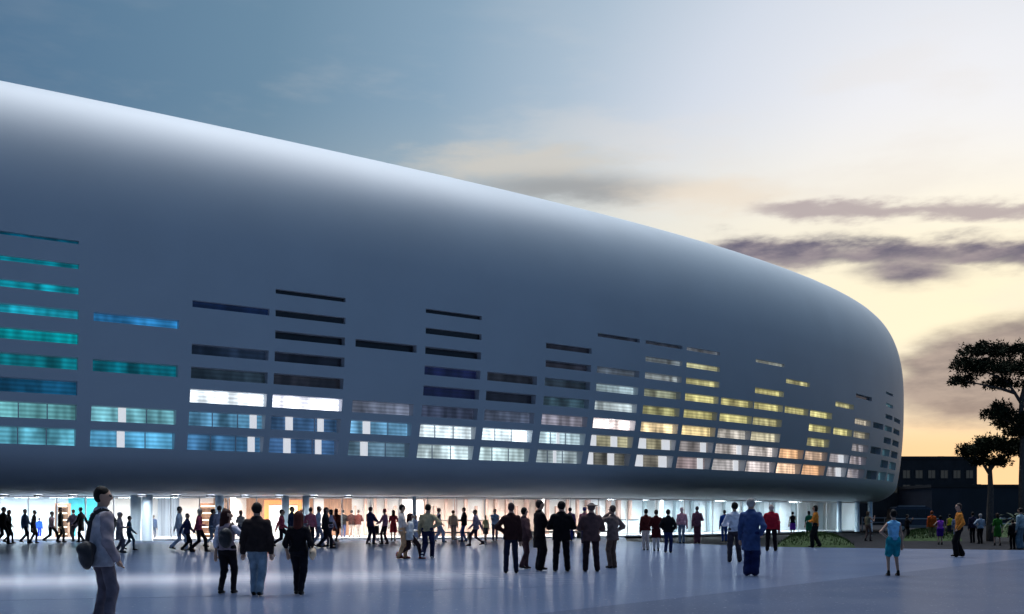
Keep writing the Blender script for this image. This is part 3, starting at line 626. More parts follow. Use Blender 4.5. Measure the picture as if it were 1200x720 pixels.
# ---------------------------------------------------------------- people: signed-distance bodies meshed with surface nets
_mc = {}
def cloth(c, rough=.85):
    k = (tuple(c), rough)
    if k not in _mc: _mc[k] = mat('cloth_%02d' % len(_mc), s2l(c), rough, nscale=7, namt=.28, bump=.5, bscale=22, spec=.15)
    return _mc[k]
m_skin = mat('skin', (.42, .25, .18), .55); m_eye = mat('eye', (.02, .02, .02), .3)
def cap(a, b, ra, rb, fl=(1, 1, 1)):          # tapered capsule
    return ('c', np.array(a, float), np.array(b, float), ra, rb, np.array(fl, float))
def ell(c, r): return ('e', np.array(c, float), np.array(r, float))
def lof(rowsz):                               # stacked elliptical sections: z, cx, cy, wx, wy
    return ('l', np.array(rowsz, float))
def box3(p):
    if p[0] == 'c': r = max(p[3], p[4]) * 1.05; return np.minimum(p[1], p[2]) - r, np.maximum(p[1], p[2]) + r
    if p[0] == 'e': return p[1] - p[2], p[1] + p[2]
    a = p[1]; return np.array([(a[:, 1] - a[:, 3]).min(), (a[:, 2] - a[:, 4]).min(), a[:, 0].min()]), np.array([(a[:, 1] + a[:, 3]).max(), (a[:, 2] + a[:, 4]).max(), a[:, 0].max()])
def dist(p, X, Y, Z):
    if p[0] == 'c':
        a, d = p[1], p[2] - p[1]; px, py, pz = X - a[0], Y - a[1], Z - a[2]
        t = np.clip((px * d[0] + py * d[1] + pz * d[2]) / max(1e-9, d @ d), 0, 1)
        return np.sqrt(((px - t * d[0]) / p[5][0]) ** 2 + ((py - t * d[1]) / p[5][1]) ** 2 + ((pz - t * d[2]) / p[5][2]) ** 2) - (p[3] + (p[4] - p[3]) * t)
    if p[0] == 'e':
        c, r = p[1], p[2]; k = np.sqrt(((X - c[0]) / r[0]) ** 2 + ((Y - c[1]) / r[1]) ** 2 + ((Z - c[2]) / r[2]) ** 2); return (k - 1) * r.min()
    a = p[1]; zc = np.clip(Z, a[0, 0], a[-1, 0]); I = lambda k: np.interp(zc, a[:, 0], a[:, k])
    wx, wy = I(3), I(4); k = np.sqrt(((X - I(1)) / wx) ** 2 + ((Y - I(2)) / wy) ** 2)
    return np.maximum((k - 1) * np.minimum(wx, wy), np.abs(Z - zc) - .004)
def field(prims, res, sm=.03):
    lo = np.min([box3(p)[0] for p, _ in prims], 0) - 2.5 * res; hi = np.max([box3(p)[1] for p, _ in prims], 0) + 2.5 * res
    n = np.ceil((hi - lo) / res).astype(int) + 1; ax = [lo[i] + res * np.arange(n[i]) for i in range(3)]
    D = np.full(n, .2)
    for p, _ in prims:
        a, b_ = box3(p); a = a - .08; b_ = b_ + .08
        i0 = np.clip(((a - lo) / res).astype(int), 0, n); i1 = np.clip(((b_ - lo) / res).astype(int) + 2, 0, n); sl_ = tuple(slice(i0[i], i1[i]) for i in range(3))
        d = dist(p, ax[0][sl_[0]][:, None, None], ax[1][sl_[1]][None, :, None], ax[2][sl_[2]][None, None, :]); o = D[sl_]
        h = np.clip(.5 + .5 * (o - d) / sm, 0, 1); D[sl_] = o + (d - o) * h - sm * h * (1 - h)
    return D, lo
def nets(D, lo, res):
    S = D < 0; nx, ny, nz = D.shape
    acc = np.zeros((nx - 1, ny - 1, nz - 1, 3)); cnt = np.zeros((nx - 1, ny - 1, nz - 1))
    for axs in range(3):
        sl0 = [slice(None)] * 3; sl1 = [slice(None)] * 3; sl0[axs] = slice(0, -1); sl1[axs] = slice(1, None)
        a, b_ = D[tuple(sl0)], D[tuple(sl1)]; cr_ = (a < 0) != (b_ < 0); t = np.where(cr_, a / np.where(cr_, a - b_, 1), 0)
        oth = [i for i in range(3) if i != axs]
        for u in (0, 1):
            for v in (0, 1):
                s_ = [slice(None)] * 3
                for o_, w_ in zip(oth, (u, v)): s_[o_] = slice(w_, D.shape[o_] - 1 + w_)
                s_ = tuple(s_); c_ = cr_[s_]; cnt += c_
                acc[..., axs] += np.where(c_, t[s_], 0); acc[..., oth[0]] += c_ * u; acc[..., oth[1]] += c_ * v
    cell = cnt > 0; ids = -np.ones(cell.shape, int); ids[cell] = np.arange(cell.sum())
    I = np.argwhere(cell); V = lo + res * (I + acc[cell] / cnt[cell][:, None]); Fs = []
    for axs in range(3):
        sl0 = [slice(1, -1)] * 3; sl1 = [slice(1, -1)] * 3; sl0[axs] = slice(0, -1); sl1[axs] = slice(1, None)
        a, b_ = S[tuple(sl0)], S[tuple(sl1)]; Q = np.argwhere(a != b_); inside = a[a != b_]
        off = np.ones(3, int); off[axs] = 0; Q = Q + off; o1, o2 = [(1, 2), (2, 0), (0, 1)][axs]
        def g(d1, d2):
            q = Q.copy(); q[:, o1] -= d1; q[:, o2] -= d2; return ids[q[:, 0], q[:, 1], q[:, 2]]
        f = np.stack([g(1, 1), g(0, 1), g(0, 0), g(1, 0)], 1); f[~inside] = f[~inside][:, ::-1]; Fs.append(f)
    return V, np.concatenate(Fs)
def surf(name, prims, mats, res, parent, sm=.03, extra=None, fold=0):
    D, lo = field(prims, res, sm)
    if fold:
        ax = [lo[i] + res * np.arange(D.shape[i]) for i in range(3)]; X, Y, Z = ax[0][:, None, None], ax[1][None, :, None], ax[2][None, None, :]
        D = D - fold * (1.1 + np.sin(Z * 41 + X * 23 + 2 * np.sin(Y * 17)) * .6 + np.sin(Z * 19 - X * 37 + Y * 31) * .5)
    V, Fq = nets(D, lo, res); slots = []; mi = np.zeros(len(V), int); best = np.full(len(V), 9.)
    for p, m in prims:
        if m not in slots: slots.append(m)
        d = dist(p, V[:, 0], V[:, 1], V[:, 2]); k = d < best; best[k] = d[k]; mi[k] = slots.index(m)
    vs_, fs_, fm = V.tolist(), Fq.tolist(), mi[Fq[:, 0]].tolist()
    if extra:
        if m_skin not in slots: slots.append(m_skin)
        b0 = len(vs_); vs_ += extra.v; fs_ += [tuple(i + b0 for i in q) for q in extra.f]; fm += [slots.index(m_skin)] * len(extra.f)
    me = bpy.data.meshes.new(name); me.from_pydata(vs_, [], fs_)
    for m in slots: me.materials.append(m)
    me.polygons.foreach_set('material_index', fm); me.polygons.foreach_set('use_smooth', [True] * len(fs_)); me.update()
    o = bpy.data.objects.new(name, me); col.objects.link(o); o.parent = parent; return o
def ik(a, t, l1, l2, hint):
    a, t, hint = np.array(a, float), np.array(t, float), np.array(hint, float); d = t - a; L_ = np.linalg.norm(d); L2 = min(L_, (l1 + l2) * .995); u = d / L_; t = a + u * L2
    x = (l1 * l1 - l2 * l2 + L2 * L2) / (2 * L2); h = math.sqrt(max(0, l1 * l1 - x * x)); p = hint - u * (hint @ u); p /= np.linalg.norm(p); return a + u * x + p * h, t
ARM = {'thigh': ((.215, .11, .87), (.5, -1, 0)), 'down': ((.25, .02, .82), (.5, -1, 0)), 'fwd': ((.22, .27, .92), (.4, -1, -.2)), 'bwd': ((.24, -.24, .86), (.4, -1, 0)), 'pocket': ((.19, .09, .93), (1, -.9, 0)), 'hip': ((.17, .03, 1.03), (1, -.35, .1)),
       'mouth': ((.05, .15, 1.50), (.8, .2, -1)), 'cross': ((-.10, .20, 1.20), (.7, .1, -.8)), 'front': ((.07, .24, 1.10), (.8, -.3, -.5)), 'raise': ((.30, .22, 1.38), (.6, .1, -1)), 'back': ((.02, -.17, .98), (1, -.5, 0)),
       'carry': ((.24, .06, .86), (.5, -1, 0)), 'push': ((.15, .38, 1.02), (.6, -.6, -.6)), 'strap': ((.12, .14, 1.28), (.8, .0, -1))}
def person(px, yf, yh, face, legs, arms, hair, top, bot, label, near=False, res=None, shoe=(18, 18, 20), lean=0, head_turn=0, skin=None, group=None, hgt=None, z0=0, female=False, brim=False):
    X, Dp = pix(px, yf); H = hgt or min(1.96, max(1.5, HC + (HOR - yh) / F * Dp)); s = H / 1.75
    root = bpy.data.objects.new('person', None) if False else None
    turn = R(face); sk = m_skin; hairs, hc = hair; tt_, tcol = top[0], top[1]; sleeve = top[2] if len(top) > 2 else tcol; bt, bcol = bot
    M_ = {'top': cloth(tcol), 'slv': cloth(sleeve), 'bot': cloth(bcol), 'shoe': cloth(shoe, .5), 'hair': cloth(hc, .6)}
    fw = .93 if female else 1.0
    # skeleton in a 1.75 m frame, forward +y, right +x
    dz_ = {'stand': 0, 'apart': -.005, 'walk': -.035, 'stride': -.075, 'step': -.02}[legs]
    ft = {'stand': ((-.085, .0, 0), (.085, .02, 0)), 'apart': ((-.14, .0, 0), (.14, .02, 0)), 'walk': ((-.07, .22, 0), (.07, -.24, .05)), 'stride': ((-.07, .34, .01), (.07, -.36, .10)), 'step': ((-.08, .12, 0), (.08, -.12, .01))}[legs]
    hsh = sum(map(ord, label)); kst = .62 + .09 * (hsh % 6)
    if legs in ('walk', 'stride'): ft = tuple((x, y * kst, z * kst) for x, y, z in ft); dz_ *= kst * kst; lean = lean or .02 * (hsh % 5)
    if sum(map(ord, label)) % 2: ft = tuple((-x, y, z) for x, y, z in ft)[::-1]
    hipz = .93 + dz_; sh = lean; blk = .94 + .03 * (hsh % 6)
    def ly(z): return sh * (z - hipz)             # forward lean above the hips
    J = {}
    for i, (fx, fy, fz) in enumerate(ft):
        hx = (-.09 if i == 0 else .09); hx = hx if (fx < 0) == (hx < 0) else -hx
        k, an = ik((hx, 0, hipz), (fx, fy, fz + .085), .44, .42, (0, 1, .05)); J[i] = (np.array((hx, 0, hipz)), k, an, fz)
    shz = 1.415 + dz_; shw = .185 * fw; hd = np.array((0, ly(1.6) + .02, 1.635 + dz_)); nk = np.array((0, ly(1.5), 1.49 + dz_))
    ct, st = math.cos(R(head_turn)), math.sin(R(head_turn))
    def hp(x, y, z): return hd + np.array((x * ct + y * st, -x * st + y * ct, z))
    A = {}
    for sgn, nm in ((-1, arms[0]), (1, arms[1])):
        tgt, hint = ARM[nm]; a = np.array((sgn * shw, ly(shz), shz - .035)); t = (sgn * tgt[0], tgt[1] + ly(tgt[2]), tgt[2] + dz_); el_, wr = ik(a, t, .30, .265, (sgn * hint[0], hint[1], hint[2])); A[sgn] = (a, el_, wr)
    body, T, B, SH, HR = [], [], [], [], []
    # head and neck
    body += [(ell(hd + (0, 0, .028), (.076, .094, .088)), sk), (cap(hp(0, .03, -.02), hp(0, .045, -.075), .060, .040), sk), (cap(nk - (0, .0, .04), hd - (0, .01, .04), .062 * fw, .054 * fw), sk), (cap(hp(0, .088, .012), hp(0, .108, -.022), .011, .016), sk)]
    for e in (-1, 1): body += [(ell(hp(e * .076, -.008, -.005), (.014, .026, .034)), sk), (ell(hp(e * .032, .083, .012), (.012, .010, .007)), m_eye)]
    # torso
    cw, ww, hw = (.165, .135, .165) if not female else (.150, .118, .168)
    body.append((lof([(hipz - .08, 0, 0, .12, .09), (hipz, 0, 0, hw - .02, .095), (hipz + .14, 0, ly(hipz + .14), ww, .085), (shz - .15, 0, ly(shz - .15), cw - .012, .098), (shz - .02, 0, ly(shz), .150 * fw, .075), (shz + .05, 0, ly(shz), .07, .06)]), sk))
    ex = MB()
    for sgn, (a, e_, w_) in A.items():
        body += [(cap(a, e_, .046 * fw, .037 * fw), sk), (cap(e_, w_, .037 * fw, .027), sk)]
        fd = (w_ - e_) / np.linalg.norm(w_ - e_); hand = w_ + fd * .085; body.append((cap(w_ + fd * .02, w_ + fd * .075, .030, .034, (1, 1, 1)), sk))
        u = np.cross(fd, (sgn * .2, 0, 1) if abs(fd[2]) < .9 else (0, 1, 0)); u /= np.linalg.norm(u); v = np.cross(fd, u)
        for f_ in range(4):
            b0 = w_ + fd * .085 + u * (f_ - 1.5) * .019; ln = (.066, .078, .074, .056)[f_]; m1 = b0 + fd * ln * .5 - v * .006; m2 = m1 + fd * ln * .4 - v * .022; ex.tube([b0 - fd * .02, m1, m2], [.0095, .009, .007], 6)
        b0 = w_ + fd * .03 + u * .028; ex.tube([b0, b0 + fd * .03 + u * .022, b0 + fd * .06 + u * .026 - v * .01], [.012, .0105, .008], 6)
    lf = 1.0 if bt in ('none', 'shorts') else .84
    for i in (0, 1):
        h_, k, an, fz = J[i]; body += [(cap(h_, k, .085 * lf, .056 * lf), sk), (cap(k, an, .052 * lf, .036), sk), (cap(an - (0, .01, .04), an + (0, .13, -.055), .034, .026), sk)]
        lift = fz * .8; heel = an + np.array((0, -.045, -.052)); toe = an + np.array((0, .155, -.060 - min(lift, .0))); toe[2] = max(.026, toe[2] - lift * .6)
        SH.append([(cap(heel, an + (0, .05, -.045), .037, .043), M_['shoe']), (cap(an + (0, .03, -.045), toe, .044, .030, (1.05, 1, .9)), M_['shoe']), (cap(an + (0, -.012, -.04), an + (0, -.008, .03), .042, .042), M_['shoe'])])
        # legs of the garment
        if bt in ('trousers', 'jeans', 'wide'):
            r1, r2, r3 = {'trousers': (.092, .070, .060), 'jeans': (.096, .070, .056), 'wide': (.100, .088, .085)}[bt]
            B += [(cap(h_ + (0, 0, .02), k, r1 * (1.03 if female else 1), r2), M_['bot']), (cap(k, an + (0, -.005, -.02), r2, r3), M_['bot'])]
        elif bt == 'slim': B += [(cap(h_ + (0, 0, .02), k, .098, .066), M_['bot']), (cap(k, an + (0, 0, .0), .064, .047), M_['bot'])]
        elif bt == 'shorts': B += [(cap(h_ + (0, 0, .02), h_ + (k - h_) * .78, .108, .098), M_['bot'])]
    if bt != 'none' and bt != 'skirt': B.append((lof([(hipz - .09, 0, 0, .12, .10), (hipz - .02, 0, 0, hw + .014, .122), (hipz + .10, 0, ly(hipz + .1), ww + .022, .105)]), M_['bot']))
    kz = (J[0][1][2] + J[1][1][2]) / 2
    if bt == 'skirt': B.append((lof([(kz - .02, 0, .0, .20, .17), (hipz - .1, 0, 0, hw + .025, .135), (hipz + .12, 0, ly(hipz + .1), ww + .015, .10)]), M_['bot']))
    # upper garment
    g = {'shirt': .016, 'tank': .010, 'jacket': .034, 'suit': .030, 'coat': .024, 'dress': .012, 'blouse': .018}[tt_]; hem = {'shirt': hipz - .02, 'tank': hipz + .02, 'jacket': hipz - .08, 'suit': hipz - .14, 'coat': hipz - .36, 'dress': kz - .02, 'blouse': hipz - .0}[tt_]
    R_ = [(hem, 0, .0, hw + g + (.012 if tt_ != 'dress' else .03), .112 + g)]
    if hem < hipz - .05: R_.append((hipz - .02, 0, 0, hw + g + .004, .110 + g))
    R_ += [(hipz + .15, 0, ly(hipz + .15), ww + g + (.012 if tt_ in ('jacket', 'suit', 'coat') else 0), .092 + g), (shz - .15, 0, ly(shz - .15), cw + g, .112 + g), (shz - .02, 0, ly(shz), .168 * fw + g * .6, .090 + g * .7), (shz + .055, 0, ly(shz) - .005, .075 + g * .6, .062 + g * .5)]
    T.append((lof(R_), M_['top']))
    for sgn, (a, e_, w_) in A.items():
        if tt_ == 'tank': T.append((ell(a - (sgn * .03, 0, .0), (.05, .06, .05)), M_['top'])); continue
        m_ = M_['slv'] if sleeve is not None else None; ga = g * .45
        T.append((cap(a - (sgn * .012, 0, .01), e_, .062 * fw + ga, .047 * fw + ga), m_))
        if not (tt_ == 'dress'): T.append((cap(e_, e_ + (w_ - e_) * (.97 if tt_ != 'blouse' else .3), .047 * fw + ga, .036 + ga * .8), m_))
    if tt_ in ('suit', 'jacket', 'coat'): T.append((lof([(shz + .02, 0, ly(shz) - .006, .085, .078), (shz + .085, 0, ly(shz) - .004, .068, .066)]), M_['top']))
    # hair
    if hairs != 'bald':
        HR += [(ell(hp(0, -.016, .045), (.084, .092, .086)), M_['hair']), (ell(hp(0, -.040, .0), (.081, .068, .082)), M_['hair'])]
    if hairs == 'long': HR += [(cap(hp(0, -.055, .02), hp(0, -.075, -.20), .082, .088, (1, .75, 1)), M_['hair']), (cap(hp(.05, -.02, .0), hp(.07, -.03, -.15), .035, .03), M_['hair']), (cap(hp(-.05, -.02, .0), hp(-.07, -.03, -.15), .035, .03), M_['hair'])]
    if hairs == 'bob': HR += [(cap(hp(0, -.04, .02), hp(0, -.045, -.07), .084, .080, (1, .85, 1)), M_['hair'])]
    if hairs == 'bun': HR += [(ell(hp(0, -.105, .05), (.04, .04, .04)), M_['hair'])]
    if brim: HR += [(ell(hp(0, .0, .06), (.14, .15, .012)), M_['hair'])]
    res = res or (.017 if near else .024)
    allp = lambda *g_: [q for l in g_ for q in l]
    if near:
        o = surf('person', body, None, res, None, .035, ex)
        surf({'shirt': 'shirt', 'tank': 'tank_top', 'jacket': 'jacket', 'suit': 'suit_jacket', 'coat': 'coat', 'dress': 'dress', 'blouse': 'blouse'}[tt_], T, None, res, o, .03, None, .005)
        if B: surf({'shorts': 'shorts', 'skirt': 'skirt'}.get(bt, 'trousers'), B, None, res, o, .03, None, .005)
        for q in SH: surf('shoe', q, None, res, o, .02)
        if HR: surf('hair', HR, None, res * .9, o, .03, None, .003)
    else:
        o = surf('person', allp(body, B, T, SH[0], SH[1], HR), None, res, None, .02, ex)
    o.location = (X, Dp, z0); o.rotation_euler[2] = -turn; o.scale = (s * blk, s * blk, s)
    zmin = min(v.co.z for v in o.data.vertices)
    if near: zmin = min([zmin] + [v.co.z for c_ in o.children for v in c_.data.vertices])
    o.location.z = z0 - zmin * s
    tag(o, label, 'person', group); return o, A, s, turn
BLK, DRK, NAV, BRN = (16, 16, 20), (38, 34, 36), (30, 38, 66), (62, 40, 34)
hb, hk, hg = (52, 34, 26), (20, 17, 16), (150, 148, 146)
G1, G2, G3 = 'people crossing the plaza', 'people passing the glass lobby', 'people by the road and grass'
# foreground figures
p1 = person(119, 738, 567, 44, 'apart', ('down', 'thigh'), ('short', hk), ('suit', (176, 174, 182), (138, 130, 138)), ('trousers', (98, 92, 102)), 'man in pale grey suit with a black shoulder bag, looking up at the arena', True, .0115, group=G1, head_turn=26, hgt=1.96)
p2 = person(266, 696, 597, 8, 'step', ('down', 'raise'), ('long', (56, 30, 26)), ('blouse', (150, 132, 140), (214, 212, 224)), ('slim', (24, 22, 28)), 'woman with long brown hair, mauve top and black rucksack, one hand raised', True, .015, group=G1, female=True, head_turn=50)
p3 = person(301, 698, 589, 0, 'step', ('down', 'down'), ('short', hk), ('jacket', (44, 36, 36)), ('jeans', (128, 148, 166)), 'man in dark brown jacket and pale jeans walking between two women', True, .015, group=G1)
p4 = person(350, 697, 599, 4, 'step', ('carry', 'carry'), ('long', (86, 40, 34)), ('blouse', (22, 20, 24), (22, 20, 24)), ('slim', (22, 22, 30)), 'woman with long red hair all in black, a cream bag at her hip', True, .015, group=G1, female=True)
person(471, 655, 591, 80, 'step', ('down', 'front'), ('short', hk), ('shirt', (226, 208, 196)), ('trousers', (232, 176, 130)), 'person in cream shirt and apricot trousers walking behind the white coat', True, group=G1, shoe=(120, 50, 30))
person(480, 655, 599, 72, 'stride', ('front', 'down'), ('long', (60, 28, 30)), ('suit', (232, 228, 224)), ('slim', (60, 40, 42)), 'striding woman in a short white coat with dark red hair', True, group=G1, female=True, shoe=(140, 44, 40))
person(501, 655, 588, 12, 'walk', ('down', 'hip'), ('short', hk), ('shirt', (176, 160, 126)), ('jeans', (30, 34, 66)), 'man in striped olive shirt, navy jeans and white shoes, back turned', True, group=G1, shoe=(226, 226, 230))
person(599, 672, 590, -6, 'apart', ('hip', 'down'), ('short', (60, 50, 50)), ('jacket', (48, 28, 28)), ('trousers', (28, 32, 52)), 'man in dark maroon jacket with one hand on his hip', True, group=G1)
person(614, 667, 595, 55, 'walk', ('down', 'pocket'), ('short', hk), ('suit', (86, 62, 64)), ('trousers', (72, 48, 52)), 'man in plum brown suit half hidden behind the maroon jacket', True, group=G1)
person(632, 669, 588, 70, 'stand', ('cross', 'cross'), ('short', (44, 34, 32)), ('coat', (24, 20, 24)), ('wide', (20, 18, 24)), 'man in long black coat with folded arms, seen from the side', True, group=G1)
person(658, 670, 588, 0, 'apart', ('front', 'front'), ('short', hk), ('suit', (14, 14, 18)), ('trousers', (14, 14, 20)), 'man in plain black suit standing with legs apart, back turned', True, group=G1)
person(693, 670, 590, -2, 'apart', ('front', 'front'), ('short', (92, 80, 78)), ('suit', (88, 66, 66)), ('trousers', (44, 30, 36)), 'man in loose brown jacket and flat hat with dark trousers', True, group=G1, brim=True)
person(718, 666, 593, -40, 'stand', ('mouth', 'hip'), ('short', (78, 66, 60)), ('suit', (112, 96, 92)), ('trousers', (96, 78, 70)), 'man in tan suit with one hand at his mouth, elbow out', True, group=G1)
person(861, 659, 588, 0, 'apart', ('front', 'front'), ('short', hk), ('shirt', (214, 218, 232)), ('trousers', (58, 54, 64)), 'dark haired man in white shirt and grey trousers beside the blue coat', True, group=G1)
person(880, 675, 580, 35, 'stand', ('down', 'pocket'), ('short', hg), ('coat', (54, 74, 118)), ('wide', (30, 40, 82)), 'grey haired man in a long slate blue coat and navy trousers', True, group=G1, hgt=1.95)
person(904, 646, 590, 10, 'apart', ('front', 'down'), ('short', (190, 170, 160)), ('jacket', (168, 30, 48)), ('trousers', (26, 18, 24)), 'man in bright red jacket and black trousers', True, group=G1)
person(956, 642, 590, -60, 'walk', ('front', 'down'), ('bob', hk), ('shirt', (206, 128, 44)), ('wide', (20, 22, 24)), 'woman in orange shirt and wide black trousers before the grass mound', True, group=G1, female=True)
person(1047, 675, 598, 0, 'apart', ('hip', 'down'), ('short', (12, 11, 14)), ('tank', (122, 186, 226)), ('shorts', (24, 134, 150)), 'woman in sky blue tank top and teal shorts, bare legs', True, group=G1, female=True)
person(1124, 653, 588, -80, 'step', ('pocket', 'down'), ('short', (60, 48, 44)), ('shirt', (196, 122, 48)), ('wide', (18, 16, 20)), 'man in ochre shirt and baggy black trousers looking along the road', True, group=G1)
person(757, 645, 597, -8, 'stand', ('down', 'front'), ('short', hk), ('jacket', (84, 34, 30)), ('trousers', (208, 192, 184)), 'person in rust jacket and cream trousers in a trio at the glass', True, group=G1)
person(769, 646, 598, 5, 'stand', ('front', 'front'), ('short', (50, 34, 30)), ('coat', (70, 18, 22)), ('slim', (216, 206, 204)), 'person in long maroon coat and white trousers, middle of the trio', True, group=G1)
person(783, 648, 597, 20, 'step', ('pocket', 'pocket'), ('short', hk), ('jacket', (20, 20, 24)), ('trousers', (34, 46, 84)), 'person in black padded jacket and navy jeans in a trio at the glass', True, group=G1)
